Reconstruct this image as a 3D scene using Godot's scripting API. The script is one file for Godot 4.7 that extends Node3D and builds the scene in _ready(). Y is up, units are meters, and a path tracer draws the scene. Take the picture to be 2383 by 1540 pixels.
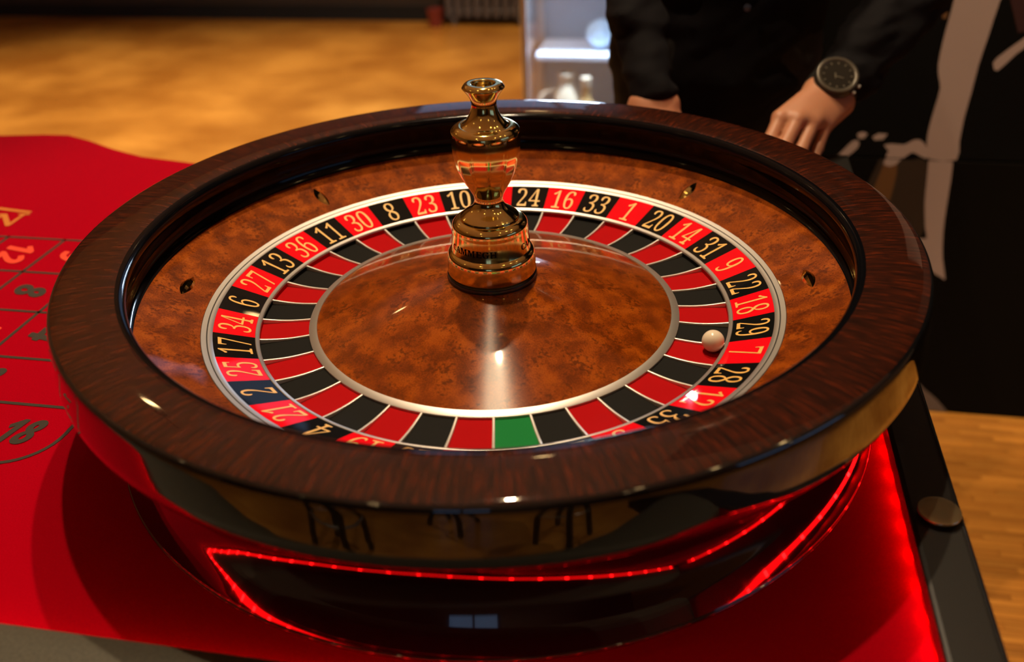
extends Node3D

# ---------------------------------------------------------------- measures
const S := 1.2                      # metres per unit of the wheel's profile
const FELT := 0.85                  # height of the red cloth
const Y0 := 0.9292                  # height of the wheel's pocket ring
const PHI := 12.9                   # the table and the room stand turned by this much
const STEP := TAU / 37.0
const FIRST := -1.42808             # angle of the fret before the zero
const ORDER := [0, 32, 15, 19, 4, 21, 2, 25, 17, 34, 6, 27, 13, 36, 11, 30, 8, 23, 10, 5, 24, 16, 33, 1, 20, 14, 31, 9, 22, 18, 29, 7, 28, 12, 35, 3, 26]

var M := {}
var used_names := {}


# ---------------------------------------------------------------- naming
func numbered(called: String) -> String:
	var n: int = used_names.get(called, 0)
	used_names[called] = n + 1
	return called if n == 0 else "%s_%03d" % [called, n]


func tag(o: Node, label: String, category: String, group := "") -> Node:
	o.set_meta("label", label)
	o.set_meta("category", category)
	if group:
		o.set_meta("group", group)
	return o


func thing(called: String, label: String, category: String, at := Vector3.ZERO, turn := 0.0, group := "") -> Node3D:
	var o := Node3D.new()
	o.name = numbered(called)
	add_child(o, true)
	o.position = at
	o.rotation.y = turn
	tag(o, label, category, group)
	return o


func part(called: String, mesh: Mesh, mat: Material, parent: Node, at := Vector3.ZERO, turn := 0.0) -> MeshInstance3D:
	var o := MeshInstance3D.new()
	o.name = called
	o.mesh = mesh
	o.material_override = mat
	o.position = at
	o.rotation.y = turn
	if parent == self:
		o.name = numbered(called)
	else:
		var k := 0
		while parent.has_node(NodePath(o.name)):
			k += 1
			o.name = "%s_%03d" % [called, k]
	parent.add_child(o, true)
	return o


func struct(called: String, mesh: Mesh, mat: Material, at := Vector3.ZERO, turn := 0.0) -> MeshInstance3D:
	var o := part(called, mesh, mat, self, at, turn)
	o.set_meta("kind", "structure")
	return o


# ---------------------------------------------------------------- meshes
func arrays_mesh(v: PackedVector3Array, n: PackedVector3Array, uv: PackedVector2Array, idx: PackedInt32Array, col := PackedColorArray()) -> ArrayMesh:
	var a := []
	a.resize(Mesh.ARRAY_MAX)
	a[Mesh.ARRAY_VERTEX] = v
	a[Mesh.ARRAY_NORMAL] = n
	if uv.size():
		a[Mesh.ARRAY_TEX_UV] = uv
	if col.size():
		a[Mesh.ARRAY_COLOR] = col
	a[Mesh.ARRAY_INDEX] = idx
	var m := ArrayMesh.new()
	m.add_surface_from_arrays(Mesh.PRIMITIVE_TRIANGLES, a)
	return m


# A profile of (radius, height) points turned round the y axis; run it bottom to top outside, inward over the top.
# planar > 0: texture laid flat from above, planar metres to a repeat; otherwise u round the axis, v along the profile.
func lathe(pts: PackedVector2Array, segs := 128, k := 1.0, planar := 0.0, u_rep := 1.0, v_rep := 1.0, smooth_deg := 42.0) -> ArrayMesh:
	var v := PackedVector3Array()
	var n := PackedVector3Array()
	var uv := PackedVector2Array()
	var idx := PackedInt32Array()
	var c := pts.size() - 1
	var sn: Array[Vector2] = []
	var arc := [0.0]
	for i in c:
		var d := pts[i + 1] - pts[i]
		sn.append(Vector2(d.y, -d.x).normalized())
		arc.append(arc[i] + d.length())
	var lim := cos(deg_to_rad(smooth_deg))
	for i in c:
		for e in 2:
			var nn := sn[i]
			var other := i - 1 if e == 0 else i + 1
			if other >= 0 and other < c and sn[other].dot(sn[i]) > lim:
				nn = (sn[i] + sn[other]).normalized()
			var p := pts[i + e] * k
			for j in segs + 1:
				var t := TAU * j / segs
				var cs := cos(t)
				var si := sin(t)
				v.append(Vector3(p.x * cs, p.y, p.x * si))
				n.append(Vector3(nn.x * cs, nn.y, nn.x * si))
				if planar > 0.0:
					uv.append(Vector2(p.x * cs, p.x * si) / planar)
				else:
					uv.append(Vector2(u_rep * j / segs, v_rep * float(arc[i + e]) / float(arc[c])))
		var b := i * 2 * (segs + 1)
		for j in segs:
			var a0 := b + j
			var b0 := b + segs + 1 + j
			idx.append_array(PackedInt32Array([a0, a0 + 1, b0, b0, a0 + 1, b0 + 1]))
	return arrays_mesh(v, n, uv, idx)


# A surface over a grid of points: rows of equal length; smooth normals from the grid itself.
func sheet(rows: Array, closed := false, uvk := Vector2.ONE, flip := false) -> ArrayMesh:
	var v := PackedVector3Array()
	var n := PackedVector3Array()
	var uv := PackedVector2Array()
	var idx := PackedInt32Array()
	var nr := rows.size()
	var nc: int = rows[0].size()
	for i in nr:
		for j in nc:
			v.append(rows[i][j])
			var l: Vector3 = rows[i][(j - 1 + nc) % nc] if closed else rows[i][maxi(j - 1, 0)]
			var r: Vector3 = rows[i][(j + 1) % nc] if closed else rows[i][mini(j + 1, nc - 1)]
			var up: Vector3 = rows[maxi(i - 1, 0)][j]
			var dn: Vector3 = rows[mini(i + 1, nr - 1)][j]
			var nn := (r - l).cross(dn - up)
			if nn.length() < 1e-12:
				nn = Vector3.UP
			n.append(nn.normalized() * (-1.0 if flip else 1.0))
			uv.append(Vector2(uvk.x * j / nc, uvk.y * i / nr))
	var w := nc if closed else nc - 1
	for i in nr - 1:
		for j in w:
			var a := i * nc + j
			var b := i * nc + (j + 1) % nc
			if flip:
				idx.append_array(PackedInt32Array([a, b, a + nc, b, b + nc, a + nc]))
			else:
				idx.append_array(PackedInt32Array([a, a + nc, b, b, a + nc, b + nc]))
	return arrays_mesh(v, n, uv, idx)


# Chamfered box round its centre
func cbox(size: Vector3, ch := 0.003) -> ArrayMesh:
	var h := size / 2.0
	ch = minf(ch, minf(h.x, minf(h.y, h.z)) * 0.9)
	var st := SurfaceTool.new()
	st.begin(Mesh.PRIMITIVE_TRIANGLES)
	st.set_smooth_group(-1)
	for ax in 3:
		var bx := (ax + 1) % 3
		var cx := (ax + 2) % 3
		for s in [-1.0, 1.0]:
			var q := []
			for w in [[-1, -1], [1, -1], [1, 1], [-1, 1]]:
				var p := Vector3.ZERO
				p[ax] = s * h[ax]
				p[bx] = w[0] * (h[bx] - ch)
				p[cx] = w[1] * (h[cx] - ch)
				q.append(p)
			var nn := Vector3.ZERO
			nn[ax] = s
			quad(st, q[0], q[1], q[2], q[3], nn)
		for s in [-1.0, 1.0]:
			for t in [-1.0, 1.0]:
				var q := []
				for w in [[0, -1], [0, 1], [1, 1], [1, -1]]:
					var p := Vector3.ZERO
					p[ax] = w[1] * (h[ax] - ch)
					p[bx] = s * (h[bx] - (0.0 if w[0] == 0 else ch))
					p[cx] = t * (h[cx] - (ch if w[0] == 0 else 0.0))
					q.append(p)
				var nn := Vector3.ZERO
				nn[bx] = s
				nn[cx] = t
				quad(st, q[0], q[1], q[2], q[3], nn)
	for sx in [-1.0, 1.0]:
		for sy in [-1.0, 1.0]:
			for sz in [-1.0, 1.0]:
				var a := Vector3(sx * h.x, sy * (h.y - ch), sz * (h.z - ch))
				var b := Vector3(sx * (h.x - ch), sy * h.y, sz * (h.z - ch))
				var c := Vector3(sx * (h.x - ch), sy * (h.y - ch), sz * h.z)
				tri(st, a, b, c, Vector3(sx, sy, sz))
	st.generate_normals()
	return st.commit()


func tri(st: SurfaceTool, a: Vector3, b: Vector3, c: Vector3, n: Vector3) -> void:
	if (b - a).cross(c - a).dot(n) > 0.0:
		var t := b
		b = c
		c = t
	for p in [a, b, c]:
		st.set_uv(Vector2(p.x + p.y * 0.37, p.z + p.y * 0.61))
		st.add_vertex(p)


func quad(st: SurfaceTool, a: Vector3, b: Vector3, c: Vector3, d: Vector3, n: Vector3) -> void:
	tri(st, a, b, c, n)
	tri(st, a, c, d, n)


# A flat outline in the xz plane (x, y of the points -> x, z) from y = lo up to y = hi
func slab(poly: PackedVector2Array, lo: float, hi: float) -> ArrayMesh:
	var st := SurfaceTool.new()
	st.begin(Mesh.PRIMITIVE_TRIANGLES)
	st.set_smooth_group(-1)
	var ix := Geometry2D.triangulate_polygon(poly)
	for k in range(0, ix.size(), 3):
		var p := []
		for e in 3:
			p.append(poly[ix[k + e]])
		tri(st, Vector3(p[0].x, hi, p[0].y), Vector3(p[1].x, hi, p[1].y), Vector3(p[2].x, hi, p[2].y), Vector3.UP)
		tri(st, Vector3(p[0].x, lo, p[0].y), Vector3(p[1].x, lo, p[1].y), Vector3(p[2].x, lo, p[2].y), Vector3.DOWN)
	var cw := Geometry2D.is_polygon_clockwise(poly)
	for i in poly.size():
		var a := poly[i]
		var b := poly[(i + 1) % poly.size()]
		var d := b - a
		var nn := Vector3(d.y, 0, -d.x) * (-1.0 if cw else 1.0)
		quad(st, Vector3(a.x, lo, a.y), Vector3(b.x, lo, b.y), Vector3(b.x, hi, b.y), Vector3(a.x, hi, a.y), nn)
	st.generate_normals()
	return st.commit()


# The outline pushed along x: profile points (z, y), from x0 to x1
func extrude_x(profile: PackedVector2Array, x0: float, x1: float) -> ArrayMesh:
	var st := SurfaceTool.new()
	st.begin(Mesh.PRIMITIVE_TRIANGLES)
	st.set_smooth_group(-1)
	var ix := Geometry2D.triangulate_polygon(profile)
	for k in range(0, ix.size(), 3):
		var p := []
		for e in 3:
			p.append(profile[ix[k + e]])
		tri(st, Vector3(x0, p[0].y, p[0].x), Vector3(x0, p[1].y, p[1].x), Vector3(x0, p[2].y, p[2].x), Vector3.LEFT)
		tri(st, Vector3(x1, p[0].y, p[0].x), Vector3(x1, p[1].y, p[1].x), Vector3(x1, p[2].y, p[2].x), Vector3.RIGHT)
	var cw := Geometry2D.is_polygon_clockwise(profile)
	for i in profile.size():
		var a := profile[i]
		var b := profile[(i + 1) % profile.size()]
		var d := b - a
		var nn := Vector3(0, -d.x, d.y) * (-1.0 if cw else 1.0)
		quad(st, Vector3(x0, a.y, a.x), Vector3(x1, a.y, a.x), Vector3(x1, b.y, b.x), Vector3(x0, b.y, b.x), nn)
	st.generate_normals()
	return st.commit()


# Flat lettering as triangles of Vector2, centred, cap height 1; wide: stretch across, lean: slant
var letters_made := {}
func letters(text: String, font: String, weight: int, wide := 1.0, lean := 0.0) -> PackedVector2Array:
	var key := "%s|%s|%d|%f|%f" % [text, font, weight, wide, lean]
	if letters_made.has(key):
		return letters_made[key]
	var f := SystemFont.new()
	f.font_names = PackedStringArray([font])
	f.font_weight = weight
	var tm := TextMesh.new()
	tm.font = f
	tm.font_size = 64
	tm.pixel_size = 0.01
	tm.curve_step = 1.5
	tm.depth = 0.02
	tm.text = text
	var a := tm.surface_get_arrays(0)
	var vs: PackedVector3Array = a[Mesh.ARRAY_VERTEX]
	var ns: PackedVector3Array = a[Mesh.ARRAY_NORMAL]
	var ix: PackedInt32Array = a[Mesh.ARRAY_INDEX]
	var out := PackedVector2Array()
	var lo := Vector2(1e9, 1e9)
	var hi := -lo
	for k in range(0, ix.size(), 3):
		if ns[ix[k]].z > 0.5:
			for e in 3:
				var p := Vector2(vs[ix[k + e]].x, vs[ix[k + e]].y)
				out.append(p)
				lo = lo.min(p)
				hi = hi.max(p)
	var mid := (lo + hi) / 2.0
	var h := hi.y - lo.y
	for k in out.size():
		var p := (out[k] - mid) / h
		out[k] = Vector2(p.x * wide + p.y * lean, p.y)
	letters_made[key] = out
	return out


# ---------------------------------------------------------------- materials
func mat(called: String, color: Color, rough: float, metal := 0.0, coat := 0.0) -> StandardMaterial3D:
	var m := StandardMaterial3D.new()
	m.resource_name = called
	m.albedo_color = color.linear_to_srgb()
	m.roughness = rough
	m.metallic = metal
	if coat > 0.0:
		m.clearcoat_enabled = true
		m.clearcoat = coat
		m.clearcoat_roughness = 0.03
	M[called] = m
	return m


func noise(kind: int, freq: float, octaves: int, sd: int, warp := 0.0, warp_freq := 0.01) -> FastNoiseLite:
	var f := FastNoiseLite.new()
	f.noise_type = kind
	f.frequency = freq
	f.seed = sd
	f.fractal_type = FastNoiseLite.FRACTAL_FBM if octaves > 1 else FastNoiseLite.FRACTAL_NONE
	f.fractal_octaves = octaves
	if warp > 0.0:
		f.domain_warp_enabled = true
		f.domain_warp_amplitude = warp
		f.domain_warp_frequency = warp_freq
		f.domain_warp_fractal_type = FastNoiseLite.DOMAIN_WARP_FRACTAL_PROGRESSIVE
	return f


func grey(f: FastNoiseLite, w: int, h: int) -> PackedByteArray:
	var im := f.get_seamless_image(w, h, false, false, 0.2, true)
	im.convert(Image.FORMAT_L8)
	return im.get_data()


func texture(w: int, h: int, rgb_bytes: PackedByteArray) -> ImageTexture:
	return ImageTexture.create_from_image(Image.create_from_data(w, h, false, Image.FORMAT_RGB8, rgb_bytes))


# Colours over 0..255: stops [[value, Color], ...], sRGB colours
func ramp(stops: Array) -> Array:
	var out := []
	for k in 256:
		var c: Color = stops[0][1]
		for s in stops.size() - 1:
			var a: float = stops[s][0]
			var b: float = stops[s + 1][0]
			if k >= a:
				c = stops[s][1].lerp(stops[s + 1][1], clampf((k - a) / (b - a), 0, 1))
		out.append(c)
	return out


func burl_texture(n: int, sd: int, light: Color, mid: Color, dark: Color) -> ImageTexture:
	var a := grey(noise(FastNoiseLite.TYPE_SIMPLEX_SMOOTH, 0.009, 5, sd, 60.0, 0.012), n, n)
	var b := grey(noise(FastNoiseLite.TYPE_SIMPLEX_SMOOTH, 0.045, 2, sd + 1, 14.0, 0.05), n, n)
	var e := grey(noise(FastNoiseLite.TYPE_SIMPLEX_SMOOTH, 0.008, 2, sd + 7), n, n)
	var c := grey(noise(FastNoiseLite.TYPE_SIMPLEX_SMOOTH, 0.12, 3, sd + 2), n, n)
	var r := ramp([[0, dark], [70, dark.lerp(mid, 0.45)], [120, mid], [175, light], [255, light.lerp(Color.WHITE, 0.08)]])
	var out := PackedByteArray()
	out.resize(n * n * 3)
	for k in n * n:
		var v := a[k] * 0.62 + c[k] * 0.34
		var spot := clampf((b[k] * 0.6 + e[k] * 0.4 - 146) / 44.0, 0.0, 1.0)
		var col: Color = r[clampi(int((v - 122) * 1.05 + 128), 0, 255)]
		col = col.lerp(dark, spot * 0.8)
		out[k * 3] = int(col.r * 255)
		out[k * 3 + 1] = int(col.g * 255)
		out[k * 3 + 2] = int(col.b * 255)
	return texture(n, n, out)


# Streaky grain along v
func grain_texture(w: int, h: int, sd: int, stretch: int, stops: Array, fine := 0.4, gain := 1.5) -> ImageTexture:
	var src := grey(noise(FastNoiseLite.TYPE_SIMPLEX_SMOOTH, 0.02, 4, sd, 10.0, 0.02), w, maxi(h / stretch, 8))
	var fin := grey(noise(FastNoiseLite.TYPE_SIMPLEX_SMOOTH, 0.09, 3, sd + 5), w, maxi(h / (stretch * 2), 8))
	var sh := maxi(h / stretch, 8)
	var fh := maxi(h / (stretch * 2), 8)
	var r := ramp(stops)
	var out := PackedByteArray()
	out.resize(w * h * 3)
	var k := 0
	for y in h:
		var fy := float(y) * sh / h
		var y0 := int(fy)
		var t := fy - y0
		var r0 := (y0 % sh) * w
		var r1 := ((y0 + 1) % sh) * w
		var gy := float(y) * fh / h
		var q0 := int(gy)
		var q := gy - q0
		var s0 := (q0 % fh) * w
		var s1 := ((q0 + 1) % fh) * w
		for x in w:
			var a := lerpf(src[r0 + x], src[r1 + x], t)
			var b := lerpf(fin[s0 + x], fin[s1 + x], q)
			var col: Color = r[clampi(int((a * (1.0 - fine) + b * fine - 128) * gain + 128), 0, 255)]
			out[k] = int(col.r * 255)
			out[k + 1] = int(col.g * 255)
			out[k + 2] = int(col.b * 255)
			k += 3
	return texture(w, h, out)


func noise_texture(n: int, freq: float, oct: int, sd: int, c0: Color, c1: Color) -> ImageTexture:
	var a := grey(noise(FastNoiseLite.TYPE_SIMPLEX_SMOOTH, freq, oct, sd), n, n)
	var r := ramp([[40, c0], [215, c1]])
	var out := PackedByteArray()
	out.resize(n * n * 3)
	for k in n * n:
		var col: Color = r[a[k]]
		out[k * 3] = int(col.r * 255)
		out[k * 3 + 1] = int(col.g * 255)
		out[k * 3 + 2] = int(col.b * 255)
	return texture(n, n, out)


func make_materials() -> void:
	mat("piano_black", Color(0.006, 0.006, 0.007), 0.06, 0.0, 1.0)
	mat("track_black", Color(0.003, 0.003, 0.004), 0.08).metallic_specular = 0.3
	mat("brass", Color(0.95, 0.76, 0.28), 0.11, 1.0)
	mat("brass_dull", Color(0.80, 0.63, 0.36), 0.24, 1.0)
	mat("steel", Color(0.52, 0.50, 0.48), 0.42, 0.85)
	mat("fret_steel", Color(0.85, 0.83, 0.80), 0.36, 0.55)
	mat("groove_black", Color(0.012, 0.012, 0.012), 0.5)
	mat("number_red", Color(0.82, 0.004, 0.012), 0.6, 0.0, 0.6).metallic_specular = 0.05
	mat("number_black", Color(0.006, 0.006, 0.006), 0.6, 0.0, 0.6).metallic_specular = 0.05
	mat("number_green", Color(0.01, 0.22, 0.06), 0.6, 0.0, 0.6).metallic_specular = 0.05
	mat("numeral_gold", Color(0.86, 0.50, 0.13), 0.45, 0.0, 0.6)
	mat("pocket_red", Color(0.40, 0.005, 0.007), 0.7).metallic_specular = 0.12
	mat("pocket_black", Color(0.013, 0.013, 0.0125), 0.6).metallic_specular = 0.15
	mat("pocket_green", Color(0.014, 0.20, 0.05), 0.7).metallic_specular = 0.12
	mat("ivory", Color(0.80, 0.70, 0.56), 0.22)
	mat("print_black", Color(0.003, 0.003, 0.003), 0.8).metallic_specular = 0.0
	mat("rubber", Color(0.012, 0.010, 0.012), 0.25)
	mat("felt_dark_print", Color(0.040, 0.030, 0.018), 0.9)
	mat("felt_red_print", Color(0.90, 0.065, 0.022), 0.9)
	mat("felt_gold_print", Color(0.62, 0.20, 0.02), 0.8)
	mat("rail_black", Color(0.012, 0.011, 0.010), 0.38)
	mat("painted_red_glow", Color(0.20, 0.004, 0.008), 0.3)  # black gloss coloured red, standing in for red light off the cloth
	mat("aluminium", Color(0.45, 0.48, 0.55), 0.3, 1.0)
	var led := mat("led_red", Color(0.3, 0.0, 0.0), 0.4)
	led.emission_enabled = true
	led.emission = Color(1.0, 0.05, 0.05)
	led.emission_energy_multiplier = 70.0
	var skin := mat("skin", Color(0.46, 0.20, 0.11), 0.5)
	skin.subsurf_scatter_enabled = true
	skin.subsurf_scatter_strength = 0.15
	mat("shirt_cloth", Color(0.0050, 0.0043, 0.0056), 0.85).metallic_specular = 0.25
	mat("trouser_cloth", Color(0.004, 0.0036, 0.0034), 0.9)
	mat("hair_dark", Color(0.02, 0.012, 0.008), 0.6)
	mat("button_grey", Color(0.05, 0.06, 0.09), 0.25)
	mat("rubber_matt", Color(0.014, 0.013, 0.012), 0.45)
	mat("bezel_grey", Color(0.075, 0.062, 0.045), 0.35, 0.3)
	mat("dial_dark", Color(0.022, 0.018, 0.014), 0.6).metallic_specular = 0.1
	mat("dial_mark", Color(0.16, 0.14, 0.10), 0.4)
	mat("panel_black", Color(0.0045, 0.0042, 0.0038), 0.75).metallic_specular = 0.15
	mat("panel_brown", Color(0.0045, 0.0035, 0.0024), 0.75).metallic_specular = 0.15
	mat("print_pale", Color(0.36, 0.27, 0.245), 0.6)
	mat("print_grey", Color(0.12, 0.09, 0.08), 0.6)
	mat("print_ochre", Color(0.12, 0.05, 0.012), 0.6)
	mat("print_umber", Color(0.018, 0.010, 0.005), 0.6)
	mat("print_wine", Color(0.025, 0.003, 0.004), 0.6)
	mat("case_white", Color(0.62, 0.60, 0.58), 0.5)
	mat("case_grey", Color(0.42, 0.43, 0.46), 0.5)
	mat("case_post", Color(0.60, 0.50, 0.44), 0.4)
	mat("case_shelf", Color(0.72, 0.76, 0.86), 0.3)
	var pane := mat("pane_glass", Color(1, 1, 1, 0.06), 0.02)
	pane.albedo_color = Color(0.95, 0.97, 1.0, 0.05)
	pane.transparency = BaseMaterial3D.TRANSPARENCY_ALPHA
	mat("cream_glaze", Color(0.66, 0.55, 0.40), 0.3)
	mat("ochre_glaze", Color(0.50, 0.32, 0.13), 0.35)
	mat("slate_blue", Color(0.12, 0.20, 0.32), 0.5)
	mat("navy_glaze", Color(0.04, 0.07, 0.18), 0.35)
	mat("ice_blue", Color(0.60, 0.74, 0.86), 0.2)
	mat("radiator_grey", Color(0.10, 0.085, 0.085), 0.5)
	mat("bin_red", Color(0.22, 0.03, 0.02), 0.5)
	var lens := mat("lamp_lens", Color(0.9, 0.8, 0.6), 0.3)
	lens.emission_enabled = true
	lens.emission = Color(1.0, 0.82, 0.55)
	lens.emission_energy_multiplier = 40.0
	var cool := mat("added_cool_lens", Color(0.8, 0.85, 0.9), 0.3)  # glow of the lamp added inside the showcase
	cool.emission_enabled = true
	cool.emission = Color(0.80, 0.90, 1.0)
	cool.emission_energy_multiplier = 4.0
	var burl := mat("burl", Color.WHITE, 0.6, 0.0, 1.0)
	burl.metallic_specular = 0.15
	burl.albedo_texture = burl_texture(1024, 11, Color(0.60, 0.285, 0.036), Color(0.485, 0.212, 0.022), Color(0.32, 0.13, 0.014))
	var pol := mat("burl_polished", Color.WHITE, 0.28, 0.0, 0.8)     # round polishing marks draw its highlights out along the radius
	pol.albedo_texture = burl.albedo_texture
	pol.uv1_triplanar = true
	pol.uv1_triplanar_sharpness = 12.0
	pol.uv1_scale = Vector3(3.7, 3.7, 3.7)
	pol.metallic_specular = 0.35
	pol.anisotropy_enabled = true
	pol.anisotropy = -0.95
	var rim := mat("mahogany", Color.WHITE, 0.6, 0.0, 1.0)
	rim.metallic_specular = 0.15
	rim.albedo_texture = grain_texture(2048, 256, 31, 6, [[0, Color(0.085, 0.027, 0.012)], [90, Color(0.15, 0.048, 0.017)], [160, Color(0.225, 0.074, 0.020)], [220, Color(0.30, 0.102, 0.023)], [255, Color(0.38, 0.135, 0.027)]], 0.55, 1.75)
	var felt := mat("felt", Color.WHITE, 1.0)
	felt.metallic_specular = 0.0
	felt.albedo_texture = noise_texture(512, 0.16, 4, 71, Color(0.62, 0.002, 0.075), Color(0.69, 0.006, 0.105))
	felt.uv1_triplanar = true
	felt.uv1_world_triplanar = true
	felt.uv1_scale = Vector3(6, 6, 6)
	felt.rim_enabled = true
	felt.rim = 0.04
	felt.rim_tint = 1.0
	var vinyl := mat("grey_vinyl", Color.WHITE, 0.62)
	vinyl.albedo_texture = noise_texture(512, 0.11, 4, 81, Color(0.24, 0.23, 0.20), Color(0.34, 0.325, 0.28))
	vinyl.uv1_triplanar = true
	vinyl.uv1_world_triplanar = true
	vinyl.uv1_scale = Vector3(5, 5, 5)


# ---------------------------------------------------------------- the wheel
func v2(a: Array) -> PackedVector2Array:
	var out := PackedVector2Array()
	for k in range(0, a.size(), 2):
		out.append(Vector2(a[k], a[k + 1]))
	return out


func curve(pts: PackedVector2Array, per := 5) -> PackedVector2Array:   # Catmull-Rom through the points
	var out := PackedVector2Array()
	for i in pts.size() - 1:
		var a := pts[maxi(i - 1, 0)]
		var d := pts[mini(i + 2, pts.size() - 1)]
		for s in per:
			out.append(pts[i].cubic_interpolate(pts[i + 1], a, d, float(s) / per))
	out.append(pts[pts.size() - 1])
	return out


func deflector_mesh(len: float, wid: float, hgt: float) -> ArrayMesh:
	var st := SurfaceTool.new()
	st.begin(Mesh.PRIMITIVE_TRIANGLES)
	st.set_smooth_group(-1)
	var n := 18
	var cut := [-1.0, -0.55, 0.0, 0.55, 1.0]
	var hh := [0.0, 0.55, 1.0, 0.55, 0.0]
	var rows := []
	for i in n + 1:
		var u := -1.0 + 2.0 * i / n
		var w := (1.0 - u * u) * wid / 2.0
		var h := hgt * (1.0 - pow(absf(u), 2.2))
		var row := []
		for j in 5:
			row.append(Vector3(u * len / 2.0, h * hh[j], w * cut[j]))
		rows.append(row)
	for i in n:
		for j in 4:
			quad(st, rows[i][j], rows[i + 1][j], rows[i + 1][j + 1], rows[i][j + 1], Vector3(0, 1, -0.1 if j < 2 else 0.1))
	st.generate_normals()
	return st.commit()


func make_bowl() -> void:
	var t := thing("roulette_bowl", "round black lacquered roulette bowl with broad dark mahogany rim, on the red cloth", "roulette wheel", Vector3(0, FELT, 0))
	var up := Vector3(0, Y0 - FELT, 0)
	var shell := v2([0.3129, -0.0660])
	shell.append_array(curve(v2([0.3132, -0.0656, 0.3135, -0.0648, 0.3134, -0.0640, 0.3130, -0.0634, 0.3125, -0.0630]), 4))
	shell.append_array(curve(v2([0.3120, -0.0621, 0.3088, -0.0562, 0.3040, -0.0470, 0.2990, -0.0375, 0.2953, -0.0285, 0.2932, -0.0200, 0.2926, -0.0120, 0.2932, -0.0040, 0.2962, 0.0030, 0.3020, 0.0095, 0.3110, 0.0160, 0.3210, 0.0220, 0.3300, 0.0285, 0.3352, 0.0345, 0.3364, 0.0420, 0.3361, 0.0490, 0.3354, 0.0570, 0.3347, 0.0640, 0.3340, 0.0700, 0.3333, 0.0730, 0.3321, 0.0750, 0.3303, 0.0760]), 5))
	var full := v2([0.10, -0.066])
	full.append_array(shell)
	part("outer_shell", lathe(full, 240, S), M.piano_black, t, up)
	var top := curve(v2([0.3303, 0.0760, 0.3275, 0.0765, 0.3220, 0.0769, 0.312, 0.0771, 0.300, 0.0768, 0.2915, 0.0760, 0.2875, 0.0753]), 4)
	part("mahogany_rim", lathe(top, 240, S, 0.0, 11.0, 1.0), M.mahogany, t, up)
	var lip := curve(v2([0.2875, 0.0753, 0.2845, 0.0747, 0.2822, 0.0729, 0.2811, 0.0705, 0.2812, 0.0675, 0.283, 0.063, 0.286, 0.0575, 0.2885, 0.0515, 0.2893, 0.046, 0.288, 0.041, 0.2855, 0.0375, 0.2836, 0.0362]), 4)
	part("ball_track", lathe(lip, 240, S), M.track_black, t, up)
	var stator := curve(v2([0.2836, 0.0362, 0.282, 0.0352, 0.262, 0.0268, 0.240, 0.0187, 0.2383, 0.0178, 0.2381, 0.012]), 3)
	var sp := part("burl_apron", lathe(stator, 240, S, 0.27), M.burl, t, up)
	for k in 8:
		var a := deg_to_rad(4.5 + 45.0 * k)
		var along := k % 2 == 0
		var d := part("deflector", deflector_mesh(0.040 if along else 0.036, 0.0135, 0.0052), M.brass, t)
		var r := 0.3115
		var y := (0.0268 + (r / S - 0.262) * 0.413) * S - 0.0004
		var b := Basis(Vector3.UP, -a) * Basis(Vector3(0, 0, 1), atan(0.413))
		if along:
			b = b * Basis(Vector3.UP, PI / 2)
		d.transform = Transform3D(b, up + Vector3(r * cos(a), y, r * sin(a)))


func red_number(n: int) -> bool:
	return n in [1, 3, 5, 7, 9, 12, 14, 16, 18, 19, 21, 23, 25, 27, 30, 32, 34, 36]


func sector(r0: float, y0: float, r1: float, y1: float, half: float, n := 6) -> ArrayMesh:
	var rows := []
	for i in n + 1:
		var a := -half + 2 * half * i / n
		var row := []
		for j in 4:
			var r := lerpf(r0, r1, j / 3.0)
			row.append(Vector3(r * cos(a), lerpf(y0, y1, j / 3.0), r * sin(a)))
		rows.append(row)
	return sheet(rows, false, Vector2.ONE, true)


func pocket_mesh() -> ArrayMesh:     # floor, two cheeks and the outer wall of one pocket, open on top
	var st := SurfaceTool.new()
	st.begin(Mesh.PRIMITIVE_TRIANGLES)
	st.set_smooth_group(-1)
	var r0 := 0.155 * S
	var r1 := 0.1945 * S
	var gap := 0.0006
	var n := 5
	for i in n:
		for j in 6:
			var q := []
			for w in [[0, 0], [1, 0], [1, 1], [0, 1]]:
				var r := lerpf(r0, r1, (j + w[1]) / 6.0)
				var h := STEP / 2 - gap / r
				var a := lerpf(-h, h, (i + w[0]) / float(n))
				q.append(Vector3(r * cos(a), -0.0016, r * sin(a)))
			quad(st, q[0], q[1], q[2], q[3], Vector3.UP)
		var h1 := STEP / 2 - gap / r1
		var b0 := lerpf(-h1, h1, i / float(n))
		var b1 := lerpf(-h1, h1, (i + 1) / float(n))
		var p0 := Vector3(r1 * cos(b0), 0, r1 * sin(b0))
		var p1 := Vector3(r1 * cos(b1), 0, r1 * sin(b1))
		quad(st, p0 + Vector3.UP * -0.0016, p1 + Vector3.UP * -0.0016, p1 + Vector3.UP * 0.0042, p0 + Vector3.UP * 0.0042, Vector3(-1, 0, 0))
	for s in [-1.0, 1.0]:
		for j in 6:
			var q := []
			for w in [[0, 0], [1, 0], [1, 1], [0, 1]]:
				var t: float = (j + w[0]) / 6.0
				var r := lerpf(r0, r1, t)
				var a: float = s * (STEP / 2 - gap / r)
				q.append(Vector3(r * cos(a), -0.0016 if w[1] == 0 else fret_top(t) - 0.0004, r * sin(a)))
			quad(st, q[0], q[1], q[2], q[3], Vector3(0, 0, -s))
	st.generate_normals()
	return st.commit()


func fret_top(t: float) -> float:
	return lerpf(0.0006, 0.0036, t) - 0.0016 * sin(PI * t)


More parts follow.
